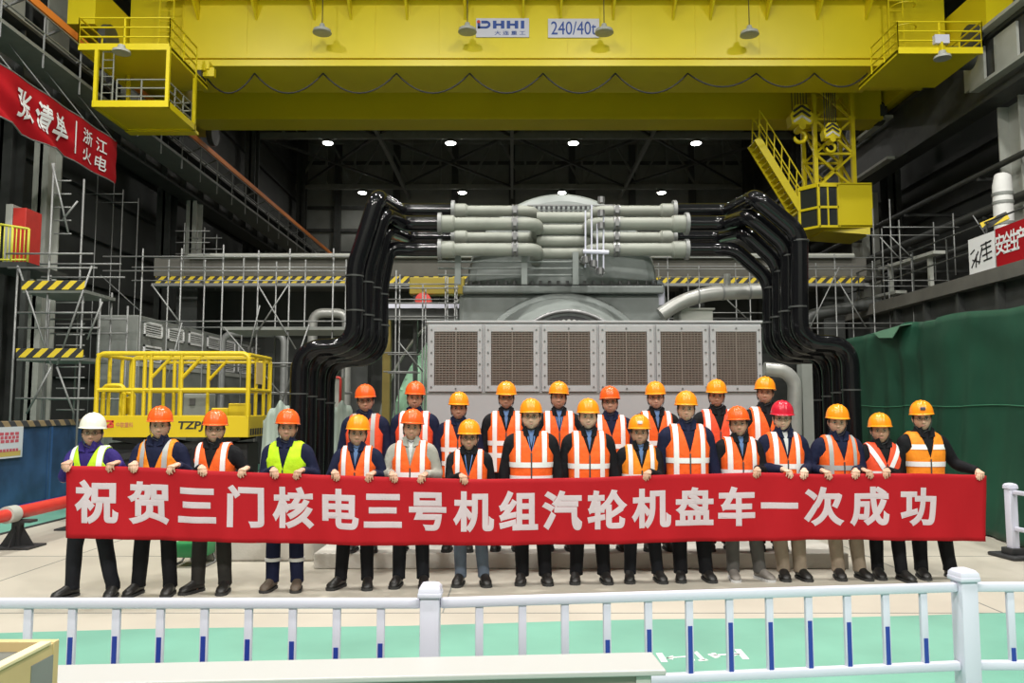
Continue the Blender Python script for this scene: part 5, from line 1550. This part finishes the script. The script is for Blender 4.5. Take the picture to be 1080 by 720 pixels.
def hat_mesh():
    """shell of the hard hat: three raised ribs, rim and front peak (origin = rim centre)"""
    nu, nv = 64, 16
    rings = []
    def rib(x, y, up):
        r_ = 0.0
        for c_, wd, hh in ((0, .014, .0065), (.036, .009, .004), (-.036, .009, .004)): r_ += hh * math.exp(-((x - c_) / wd) ** 4)
        return r_ * min(1, up * 2.2)
    for i in range(nv):
        t = i / nv * PI / 2
        ring = []
        for k in range(nu):
            ph = 2 * PI * k / nu
            c_, s_ = math.cos(ph), math.sin(ph)
            cr_ = math.cos(t) ** .82
            x, y = .112 * c_ * cr_, .134 * s_ * cr_
            z = .132 * math.sin(t) ** .95
            L = Vector((x / .112, y / .134, z / .132))
            if L.length > 0: nv_ = Vector((L.x / .112, L.y / .134, L.z / .132)).normalized()
            bmp = rib(x, y, math.sin(t))
            ring.append(Vector((x, y, z)) + nv_ * bmp)
        rings.append(ring)
    mb = MB(); mb.loft(rings, False)
    top = Vector((0, 0, .132 + .0065)); n0 = len(mb.v) - nu
    mb.v.append(tuple(top)); mb.f += [(n0 + k, n0 + (k + 1) % nu, len(mb.v) - 1) for k in range(nu)]
    # rim + peak
    def brim(ext, dz):
        out = []
        for k in range(nu):
            ph = 2 * PI * k / nu
            c_, s_ = math.cos(ph), math.sin(ph)
            pk = max(0, -s_) ** 2.2 * .042
            e = ext * (.009 + pk)
            out.append(Vector(((.112 + e * .75) * c_, (.134 + e) * s_, dz - ext * (.006 + pk * .22))))
        return out
    mb.loft([brim(0, .0), brim(.6, .0), brim(1, .0), brim(1, -.005), brim(0, -.006), [Vector((p.x * .9, p.y * .9, .03)) for p in brim(0, 0)]], False)
    n1 = len(mb.v) - nu
    mb.f.append(tuple(range(n1, n1 + nu)))
    return mb
def hair_mesh(fat, long_=0.0):
    mb = MB()
    nu, nv = 48, 24
    g = {}
    for i in range(nv + 1):
        for k in range(nu):
            th, ph = PI * i / nv, 2 * PI * k / nu
            dx, dy, dz = math.sin(th) * math.cos(ph), math.sin(th) * math.sin(ph), math.cos(th)
            x, y, z = dx * .083 * fat, dy * .103, dz * .125
            if dz < 0:
                x *= 1 - .2 * dz * dz
                if dy > 0: y *= 1 - .40 * (-dz) ** 1.3
            g[i, k] = Vector((x, y, z))
    vs = []; idx = {}
    for i in range(nv):
        for k in range(nu):
            q = [(i, k), (i + 1, k), (i + 1, (k + 1) % nu), (i, (k + 1) % nu)]
            c = sum((g[a] for a in q), Vector()) / 4
            keep = (c.z > .055) or (c.y > .018 and c.z > -.068 - long_) or (c.y > -.035 and c.z > -.008 and abs(c.x) > .05)
            if keep:
                for a in q:
                    if a not in idx: idx[a] = len(vs); vs.append(g[a])
                mb.f.append(tuple(idx[a] for a in q))
    mb.v = vs
    return mb

def person(P):
    """P: dict of the look and pose; builds one continuous body with clothing as its children"""
    back = P.get('back', False)
    px = P['x']
    z0 = PLZ if back else 0.0
    Y = P['Y'] if back else row_Y(px) + .13 + P.get('dY', 0)
    ztop = Z(P['top'], Y)
    H = (ztop - z0 - .069)
    s = H / 1.72
    w = P.get('w', 1.0)
    x0 = X(px, Y, ztop)
    root_loc = Vector((x0, Y, z0))
    skin = SKINS[P.get('skin', 1)]
    rnd = random.Random(int(px * 13 + P['top']))
    yaw = P.get('yaw', math.degrees(math.atan2(x0, Y)) * .75 * -1 * -1)   # turn the face to the camera
    roll = P.get('roll', rnd.uniform(-3, 3)); nod = P.get('nod', rnd.uniform(-3, 4))
    fat = P.get('fat', 1.0)
    hz = H - .126                                           # head centre height
    HM = Matrix.Translation((P.get('hx', 0), -.012, hz)) @ Matrix.Rotation(-R(yaw), 4, 'Z') @ Matrix.Rotation(R(roll), 4, 'Y') @ Matrix.Rotation(R(nod), 4, 'X') @ Matrix.Scale(1.07, 4)
    Lh = lambda v: HM @ Vector(v)
    # ---- body
    b = MB()
    st = len(b.v)
    b.loft(head_surface(px, fat, P.get('jaw', 1), P.get('nose', 1)))
    for sx in (-1, 1):
        b.ellipsoid((sx * .077 * fat, .012, -.006), (.011, .020, .032), 10, 8)
        b.ellipsoid((sx * .084 * fat, .019, .002), (.007, .012, .024), 8, 6)
    b.xf(HM, st)
    b.tube([HM @ Vector((0, .014, -.055)), (P.get('hx', 0) * .4, .014, H - .235), (0, .02, H * .855), (0, .02, H * .82)], [.056, .056, .062, .07], 16)
    b.loft(torso_rings(H, w, -.022, .44, .862, 12, 24))
    # arms
    tgt = []
    for j, sx in enumerate((-1, 1)):
        S = Vector((sx * .182 * s * (.5 + .5 * w), .008, .803 * H))
        hp = P.get('hands', (None, None))[j]
        if hp is not None:
            yb = ban_pt(hp[0], 1)
            ty = yb.y - Y; tz_ = yb.z - z0
            tx = yb.x - x0
            Wt = Vector((tx + sx * .015, ty + .064, tz_ + .030))
            inw = -sx * hp[1] if len(hp) > 1 else -sx * .25
            E, W2 = two_bone(S, Wt, .292 * s, .262 * s, (sx * .50, .32, -1.0))
            shift = W2 - Wt
            dh = Vector((inw, -1, -.12)); nh = Vector((0, .1, -1)); sdh = Vector((-sx, 0, 0))
            bends = (58, 34, 8); th_ = .25
        else:
            Wt = Vector((sx * (.275 * s * (.4 + .6 * w)), P.get('hang_y', -.03), .475 * H))
            E, W2 = two_bone(S, Wt, .292 * s, .262 * s, (sx * .7, .8, 0))
            dh = Vector((-sx * .05, -.18, -1)); nh = Vector((-sx, .25, 0)); sdh = Vector((0, -1, 0))
            bends = (22, 26, 16); th_ = .55
        tgt.append((S, E, W2, dh, nh, sdh, bends, th_))
        b.tube([S, S.lerp(E, .5), E, E.lerp(W2, .4), W2, W2 + dh.normalized() * .02], [.048 * s, .044 * s, .038 * s, .037 * s, .0265 * s, .024 * s], 12)
        hand(b, W2, dh, nh, sdh, bends, .98, th_)
    # legs
    fo = P.get('feet', (-.12, .12)); fy = P.get('feet_y', (0, 0))
    legs = []
    for j, sx in enumerate((-1, 1)):
        hip = Vector((sx * .092 * s, .012, .50 * H)); ank = Vector((fo[j], .015 + fy[j], .085))
        kn = hip.lerp(ank, .49) + Vector((sx * .006, -.022, 0))
        legs.append((hip, kn, ank))
        b.tube([hip + Vector((0, 0, .05)), hip, hip.lerp(kn, .5), kn, kn.lerp(ank, .35), ank, ank + Vector((0, 0, -.045))], [.08 * s, .082 * s, .07 * s, .052 * s, .052 * s, .034, .026], 12)
        b.ellipsoid((fo[j] + sx * .006, .0 + fy[j], .036), (.026, .045, .018), 12, 8)
    body = remeshed(b, 'person', skin, None, .0052, 1, .30, .4)
    body.location = root_loc
    tag(body, P['label'], 'person', 'people in the back row' if back else 'people holding the banner')
    # ---- face
    for sx in (-1, 1):
        e = MB().ellipsoid((0, 0, 0), (.0135, .008, .0068), 12, 8)
        e.xf(HM @ Matrix.Translation((sx * .031, -.0795, .005)))
        eo = e.build('eye', C['eyew'], body, smooth=True)
        e = MB().ellipsoid((0, 0, 0), (.0062, .003, .0060), 10, 6); e.xf(HM @ Matrix.Translation((sx * .031, -.0865, .005))); e.build('iris', C['iris'], eo, smooth=True)
        e = MB(); e.tube([(sx * .015, -.0905, .0212), (sx * .031, -.0905, .0262), (sx * .047, -.081, .0228)], [.0022, .0036, .0018], 6); e.xf(HM); e.build('eyebrow', C['hair'], body, smooth=True)
        e = MB(); e.tube([(sx * .018, -.0865, .0075), (sx * .031, -.0888, .0118), (sx * .045, -.0815, .008)], [.001, .0021, .0012], 6); e.xf(HM); e.build('eyelid', C['hair'], body, smooth=True)
    e = MB(); e.tube([(-.025, -.0875, -.0590), (-.012, -.0975, -.0618), (0, -.0995, -.0632), (.012, -.0975, -.0618), (.025, -.0875, -.0590)], [.001, .0042, .0048, .0042, .001], 8); e.xf(HM); e.build('lips', C['lips'], body, smooth=True)
    e = hair_mesh(fat, P.get('hair', 0)); e.xf(HM); ho = e.build('hair', C['hair'], body, smooth=True)
    ho.modifiers.new('thickness', 'SOLIDIFY').thickness = -.004
    # ---- hard hat
    hatM = HM @ Matrix.Translation((0, .006, .053)) @ Matrix.Rotation(R(P.get('hat_tilt', -3)), 4, 'X') @ Matrix.Scale(1 / 1.07 * 1.03, 4)
    if 'me' not in HAT_CACHE:
        o = hat_mesh().build('hard_hat', None, None, smooth=True); HAT_CACHE['me'] = o.data; bpy.data.objects.remove(o)
    me = HAT_CACHE['me'].copy(); me.materials.clear(); me.materials.append(C['h_' + P['hat']])
    ht = bpy.data.objects.new('hard_hat', me); COL.objects.link(ht); ht.parent = body; ht.matrix_local = hatM
    ht['label'] = {'yel': 'amber yellow', 'org': 'orange', 'wht': 'white', 'red': 'red'}[P['hat']] + ' hard hat'
    bd = MB().cbox(-.015, .015, -.128, -.119, .026, .054, .003); bd.build('badge', C[P.get('badge', 'badge')], ht, smooth=30)
    if P.get('lamp'):
        MB().cbox(-.024, .024, -.150, -.118, .030, .062, .008).build('head_lamp', C['badge_d'] if P['lamp'] == 'dark' else C['badge'], ht, smooth=30)
    e = MB(); e.tube([Lh((-.083 * fat, -.012, .045)), Lh((-.078 * fat, -.022, -.05)), Lh((-.045, -.052, -.108)), Lh((0, -.062, -.126)), Lh((.045, -.052, -.108)), Lh((.078 * fat, -.022, -.05)), Lh((.083 * fat, -.012, .045))], .0034, 6)
    e.build('chin_strap', C['strap'], body, smooth=True)
    if P.get('glasses'):
        e = MB()
        for sx in (-1, 1):
            e.tube([Lh((sx * .032 + .0225 * math.cos(2 * PI * k / 14), -.100, .004 + .0155 * math.sin(2 * PI * k / 14))) for k in range(14)], .0018, 5, closed=True)
            e.tube([Lh((sx * .054, -.099, .008)), Lh((sx * .083 * fat, -.03, .008)), Lh((sx * .083 * fat, .01, .006))], .0016, 5)
        e.tube([Lh((-.010, -.100, .007)), Lh((0, -.103, .009)), Lh((.010, -.100, .007))], .0018, 5)
        e.build('eyeglasses', C['frame'], body, smooth=True)
    # ---- jacket
    jm = C[P['jacket']]
    b = MB()
    b.loft(torso_rings(H, w, 0, .44, .862, 16, 32))
    for (S, E, W2, dh, nh, sdh, bends, th_) in tgt:
        si = Vector((S.x * .45, S.y + .005, S.z - .005))
        cuff = W2 - (W2 - E).normalized() * .012
        k = s * (.55 + .45 * w)
        b.tube(fillet([si, S + Vector((0, 0, -.004)), E, cuff], .07, 5), [.070 * k] + [.072 * k] * 6 + [.060 * k] * 6 + [.045 * k], 14)
    # collar
    b.lathe([(.066 * s, .845 * H), (.070 * s, .862 * H), (.068 * s, .888 * H), (.058 * s, .888 * H), (.056 * s, .85 * H)], (0, .012 * s, 0), 24)
    jk = remeshed(b, 'jacket', jm, body, .0125, 5, 1.0)
    P.setdefault('collar', P['jacket'])
    if P.get('collar'):
        e = MB()
        for sx in (-1, 1):
            e.poly([(sx * .012, -.098 * s, .815 * H), (sx * .052, -.090 * s, .882 * H), (sx * .088, -.075 * s, .868 * H), (sx * .075, -.108 * s, .825 * H)], (0, -.008, .003))
        e.build('collar', C[P['collar']], jk, smooth=30)
    # ---- shirt / lanyard in the neck opening
    zV = P.get('vneck', .715)
    def vpl(hw, fV, fT=.858):   # V edges: planes through (0,.,fV) and (+-hw,.,fT)
        out = []
        for sx in (-1, 1):
            dx, dz = sx * hw, (fT - fV) * H
            out.append((Vector((0, 0, fV * H)), Vector((dz, 0, -dx)), lambda c: c.y < .01))
        return out
    inV = lambda c, hw, fV, fT=.858: c.y < .03 and c.z > fV * H and abs(c.x) < hw * (c.z - fV * H) / ((fT - fV) * H)
    if P.get('shirt'):
        hw = .034
        e = shell(H, w, .004, .66, .862, vpl(hw, zV + .03), lambda c: inV(c, hw, zV + .03))
        e.build('shirt', C[P['shirt']], body, smooth=True)
    if P.get('lanyard'):
        hw, h2 = .052, .040
        e = shell(H, w, .007, .66, .862, vpl(hw, zV - .02) + vpl(h2, zV - .005), lambda c: inV(c, hw, zV - .02) and not inV(c, h2, zV - .005))
        e.build('lanyard', mat('lanyard_blue', (.06, .16, .42), .5) if 'lan' not in C else C['lan'], body, smooth=True)
    # ---- vest
    V = P['vest']
    vc = C[V['c'] + '_v']
    hwV = V.get('hw', .085)
    xo = .163 * s * (.5 + .5 * w); fa = .765
    off = .014
    hem = .475
    fb_ = .692; kk = .55
    side_sel = lambda c: c.z > fa * H
    low_sel = lambda c: fb_ * H < c.z < fa * H
    aw = lambda z: xo + max(0, fa * H - z) * kk
    cuts = vpl(hwV, zV) + [(Vector((sx * xo, 0, 0)), Vector((1, 0, 0)), side_sel) for sx in (-1, 1)] + [(Vector((0, 0, q * H)), Vector((0, 0, 1)), lambda c: True) for q in (fa, fb_)]
    cuts = cuts[:2] + cuts[-2:] + cuts[2:-2] + [(Vector((sx * xo, 0, fa * H)), Vector((1, 0, sx * kk)), low_sel) for sx in (-1, 1)]
    keepv = lambda c: not inV(c, hwV, zV) and not (c.z > fb_ * H and abs(c.x) > aw(c.z)) and c.z < .8535 * H
    cuts.append((Vector((0, 0, .8535 * H)), Vector((0, 0, 1)), lambda c: True))
    e = shell(H, w, off, hem, .8625, cuts, keepv)
    vo = e.build('vest', vc, body, smooth=True)
    vo.modifiers.new('thickness', 'SOLIDIFY').thickness = .006
    vo['label'] = V['name']
    rc = C['refl_g'] if V.get('grey') else C['refl']
    bands = V.get('bands', ())
    for fb in bands:
        hb = .0145
        cc = cuts + [(Vector((0, 0, (fb + q) * H)), Vector((0, 0, 1)), lambda c: True) for q in (-hb, hb)]
        sides = [lambda c: True] if fb < zV - .02 else [lambda c: c.y < 0 and c.x < 0, lambda c: c.y < 0 and c.x > 0, lambda c: c.y >= 0]
        for sd_ in sides:
            e = shell(H, w, off + .005, hem, .8625, cc, lambda c: keepv(c) and abs(c.z - fb * H) < hb * H and sd_(c))
            e.build('reflective_strip', rc, vo, smooth=True)
    if V.get('vert', True):
        x1, x2 = V.get('vx', (.098, .146))
        x1 *= s * (.5 + .5 * w); x2 *= s * (.5 + .5 * w)
        fv0 = V.get('v0', hem + .005)
        for sx in (-1, 1):
            cc = cuts + [(Vector((sx * q, 0, 0)), Vector((1, 0, 0)), lambda c: True) for q in (x1, x2)] + [(Vector((0, 0, fv0 * H)), Vector((0, 0, 1)), lambda c: True)]
            e = shell(H, w, off + .0065, hem, .8625, cc, lambda c: keepv(c) and x1 < sx * c.x < x2 and c.z > fv0 * H)
            e.build('reflective_strip', rc, vo, smooth=True)
    if V.get('diag'):
        for sx in V['diag']:
            no = Vector((.075, 0, sx * .05)).normalized(); co0 = Vector((sx * .075, 0, .735 * H))
            no = Vector((1, 0, -sx * .55)).normalized()
            cc = cuts + [(co0 + no * q, no, lambda c: True) for q in (-.024, .024)]
            e = shell(H, w, off + .0065, hem, .8625, cc, lambda c: keepv(c) and abs((c - co0).dot(no)) < .024 and c.y < .02)
            e.build('reflective_strip', rc, vo, smooth=True)
    if V.get('zip', True):
        cc = cuts + [(Vector((q, 0, 0)), Vector((1, 0, 0)), lambda c: c.y < 0) for q in (-.007, .007)]
        e = shell(H, w, off + .008, hem, .8625, cc, lambda c: keepv(c) and abs(c.x) < .007 and c.y < 0 and c.z < zV * H)
        if e.f: e.build('zip', C['strap'], vo)
    # ---- trousers and shoes
    b = MB()
    tw = P.get('tw', 1.0)
    b.loft([[Vector((a * s * math.cos(2 * PI * k / 24) * w, .008 + b_ * s * math.sin(2 * PI * k / 24), f * H)) for k in range(24)] for f, a, b_ in ((.465, .12, .09), (.485, .155, .112), (.52, .168, .118), (.56, .162, .112))])
    for (hip, kn, ank) in legs:
        k = s * tw
        a2 = ank + Vector((0, .0, -.02))
        b.tube([hip + Vector((0, 0, .03)), hip.lerp(kn, .25), hip.lerp(kn, .6), kn, kn.lerp(a2, .3), kn.lerp(a2, .65), a2 + Vector((0, 0, .05)), a2], [.092 * k, .098 * k, .084 * k, .073 * k, .073 * k, .068 * k, .066 * k, .069 * k], 16)
    tr = remeshed(b, 'trousers', C[P['trousers']], body, .0135, 4)
    if P.get('cuff_band'):
        for (hip, kn, ank) in legs:
            c = kn.lerp(ank, .47)
            MB().lathe([(.074 * s, -.017), (.079 * s, -.015), (.079 * s, .015), (.074 * s, .017)], c, 24).build('reflective_strip', C['refl'], tr, smooth=40)
    shm = C[P.get('shoes', 'shoe')]
    toe = P.get('toe', (8, 8))
    for j, sx in enumerate((-1, 1)):
        rings, sole = [], []
        for yy, hw, hh in ((.075, .024, .05), (.06, .036, .075), (.03, .042, .112), (-.01, .043, .116), (-.05, .047, .104), (-.09, .051, .084), (-.13, .052, .070), (-.165, .046, .058), (-.185, .028, .036), (-.193, .012, .028)):
            rings.append([Vector((hw * math.cos(2 * PI * k / 16), yy, max(.012, .012 + hh * .5 + hh * .5 * math.sin(2 * PI * k / 16) * (1 if math.sin(2 * PI * k / 16) > 0 else 1)))) for k in range(16)])
            sole.append([Vector(((hw + .004) * q, yy * 1.015, zz)) for q, zz in ((-1, 0), (1, 0), (1.02, .024), (-1.02, .024))])
        T = Matrix.Translation((fo[j] + sx * .006, .01 + fy[j], 0)) @ Matrix.Rotation(R(sx * toe[j]), 4, 'Z')
        e = MB().loft(rings); e.tube([(0, .02, .06), (0, .022, .125)], [.050, .048], 14); e.xf(T)
        sh = e.build('shoe', shm, body, smooth=50)
        e = MB().loft(sole); e.xf(T); e.build('sole', C['sole'] if P.get('shoes') != 'shoe_g' else C['white'], sh, smooth=30)
    return body
C['lan'] = mat('lanyard_blue', (.06, .16, .42), .5)
def fpx(px, c0, Y): return (px - c0) * Y / FPX / 1.01
OV = dict(c='orange', name='orange vest with white reflective strips')
def V_(c='orange', **k):
    d = dict(c=c, name={'orange': 'orange', 'red': 'red-orange', 'amber': 'amber orange', 'lime': 'yellow-green'}[c] + ' high-visibility vest'); d.update(k); return d
FRONT = [
 dict(x=99, top=435, hat='wht', jacket='purple', collar='purple', shirt=None, vest=V_('lime', vert=True, vx=(.112, .160), zip=False, hw=.10), vneck=.69, trousers='denim_dark', feet=(-.14, .24), hands=((71, .1), (118, .3)), glasses=True, toe=(25, 12), skin=2,
      label="person in the white hard hat, purple jacket and yellow-green vest at the banner's left end"),
 dict(x=170, top=428, hat='org', jacket='navy', collar='navy', vest=V_('amber', vert=True, vx=(.085, .13), grey=True, zip=False, hw=.12), vneck=.66, trousers='black', feet=(-.16, .14), hands=((140, .2), (182, .3)), skin=1, badge='badge',
      label="person in orange hard hat, amber deep-V vest over navy jacket, second from banner's left"),
 dict(x=228, top=432, hat='org', jacket='black', vest=V_('orange', vx=(.105, .15)), vneck=.70, trousers='charcoal', feet=(-.13, .13), hands=((212, .4), (256, .2)), glasses=True, skin=1, toe=(30, 5),
      label="smiling person in orange hard hat and black jacket, just left of the lime vest wearer"),
 dict(x=304, top=431, hat='org', jacket='navy', vest=V_('lime', vert=False, hw=.075), vneck=.69, trousers='navy', cuff_band=True, shoes='shoe_b', feet=(-.12, .12), hands=((288, .3), (315, .3)), skin=2,
      label="person in orange hard hat and plain lime vest, navy trousers with reflective cuff bands"),
 dict(x=378, top=437, hat='yel', jacket='navy', collar='navy', vest=V_('orange', bands=(.655,)), vneck=.70, trousers='black', feet=(-.15, .11), hands=((353, .3), (391, .3)), shirt='blue', skin=2, toe=(22, 8),
      label="front-row person in amber hard hat and navy jacket, right next to the plain lime vest"),
 dict(x=435, top=431, hat='org', jacket='light', vest=V_('orange', bands=(.655,), hw=.075), vneck=.70, trousers='denim_dark', feet=(-.12, .12), hands=((414, .3), (446, .3)), shirt='white', skin=2,
      label="person in a pale grey patterned jacket and orange vest, dark jeans, orange hard hat"),
 dict(x=495, top=442, hat='yel', jacket='black', vest=V_('orange', hw=.10), vneck=.68, trousers='jeans', feet=(-.08, .15), hands=((488, .3), None), lanyard=True, glasses=True, skin=2, toe=(10, 12),
      label="short person in amber hard hat, black jacket and washed blue jeans in the front row"),
 dict(x=560, top=420, hat='yel', jacket='black', vest=V_('orange', bands=(.665, .59), vx=(.10, .145), v0=.665, w=1.08), w=1.08, fat=1.08, vneck=.735, trousers='black', feet=(-.09, .14), shirt='blue', lanyard=True, glasses=True, skin=0, hair=0,
      label="stout person in amber hard hat with two white bands across the orange vest, mid banner"),
 dict(x=620, top=420, hat='yel', jacket='black', vest=V_('orange', bands=(.655,), vx=(.10, .145)), w=1.04, fat=1.05, vneck=.715, trousers='black', feet=(-.13, .15), shirt='blue', skin=0,
      label="front-row person in amber hard hat, one white vest band, next to the stout two-band wearer"),
 dict(x=674, top=437, hat='yel', lamp='light', jacket='black', vest=V_('amber', bands=(.655,), vx=(.095, .14)), vneck=.70, trousers='denim_dark', feet=(-.11, .17), hands=(None, (684, .4)), shirt='blue', skin=2,
      label="short person in amber hard hat with pale front lamp and amber vest, front row"),
 dict(x=723, top=412, hat='yel', jacket='navy', vest=V_('orange', bands=(.655,), vx=(.10, .145)), w=1.05, vneck=.695, trousers='black', feet=(-.08, .18), skin=1,
      label="tallest person of the front row, amber hard hat, plain navy sweater under an orange vest"),
 dict(x=778, top=428, hat='org', jacket='black', vest=V_('orange', bands=(.645,), vx=(.10, .15)), vneck=.705, trousers='grey', shoes='shoe_g', feet=(-.08, .19), hands=(None, (799, .3)), shirt='blue', skin=2, toe=(4, 25),
      label="person in orange hard hat, black jacket, grey trousers and grey sneakers"),
 dict(x=824, top=422, hat='red', jacket='navy', collar='navy', vest=V_('orange', bands=(.655,), vx=(.085, .13)), vneck=.69, trousers='khaki', feet=(-.02, .15), hands=((830, .5), (849, .3)), shirt='white', glasses=True, skin=0,
      label="person in the red hard hat with navy coat, white shirt and khaki trousers"),
 dict(x=882, top=426, hat='yel', jacket='navy', collar='navy', vest=V_('orange', bands=(.66,), vx=(.10, .14), grey=True), vneck=.70, trousers='khaki', feet=(-.03, .19), hands=((872, .3), (903, .3)), skin=1, w=1.03,
      label="person in amber hard hat, navy coat and khaki trousers before the right black pipes"),
 dict(x=927, top=435, hat='yel', jacket='black', vest=V_('red', vert=False, diag=(-1, 1), bands=(.66,)), vneck=.72, trousers='black', feet=(-.06, .12), feet_y=(.02, -.12), hands=((915, .3), (937, .5)), skin=2,
      label="short person in amber hard hat, red-orange vest with slanting white strips, before the tarpaulin"),
 dict(x=971, top=422, hat='yel', lamp='dark', jacket='black', vest=V_('amber', vert=False, bands=(.665, .765)), vneck=.70, trousers='black', feet=(-.06, .24), hands=(None, (1034, .3)), glasses=True, skin=1,
      label="person in amber hard hat with dark front lamp, amber vest, holding banner's right end"),
]
BACK = [
 dict(x=386, top=405, hat='org', jacket='navy', vest=V_('red', vx=(.08, .125), grey=True), Y=9.02, glasses=True, skin=2, label="back-row person in orange hard hat, red-orange vest with grey strips, beside left black pipes"),
 dict(x=438, top=402, hat='org', jacket='navy', collar='navy', vest=V_('red', vx=(.10, .15)), Y=9.05, skin=2, label="back-row person in orange hard hat in front of the mint green shield"),
 dict(x=484, top=413, hat='yel', jacket='navy', collar='navy', vest=V_('orange', bands=(.66, .57)), Y=9.05, skin=2, label="shorter back-row person in amber hard hat, navy collar, below the leftmost grille"),
 dict(x=534, top=402, hat='yel', jacket='black', vest=V_('orange', bands=(.655, .58)), Y=9.1, shirt='blue', skin=2, glasses=True, label="back-row person in amber hard hat and black jacket, below the second grille"),
 dict(x=589, top=402, hat='yel', jacket='black', vest=V_('orange', hw=.07), Y=9.1, shirt='blue', lanyard=True, skin=2, label="back-row person in amber hard hat with a blue lanyard, below the third grille"),
 dict(x=643, top=407, hat='org', jacket='navy', collar='navy', vest=V_('orange', bands=(.655,)), Y=9.1, glasses=True, skin=1, w=1.05, label="back-row person in orange hard hat and navy jacket, below the fourth grille"),
 dict(x=691, top=402, hat='yel', jacket='black', vest=V_('orange', bands=(.655,)), Y=9.1, shirt='blue', glasses=True, skin=0, fat=1.06, label="round-faced back-row person in amber hard hat and glasses, below the fifth grille's left edge"),
 dict(x=755, top=400, hat='yel', jacket='black', vest=V_('red', bands=(.62,)), Y=9.1, skin=2, label="back-row person in amber hard hat and red-orange vest, below the rightmost grille"),
 dict(x=806, top=397, hat='yel', jacket='black', vest=V_('orange', bands=(.65,)), Y=9.1, skin=2, yaw=18, label="last back-row person on the right in amber hard hat, beyond the enclosure corner"),
]
for P in FRONT: person(P)
for P in BACK:
    P['back'] = True; P.setdefault('feet', (-.10, .10)); P.setdefault('trousers', 'black'); person(P)
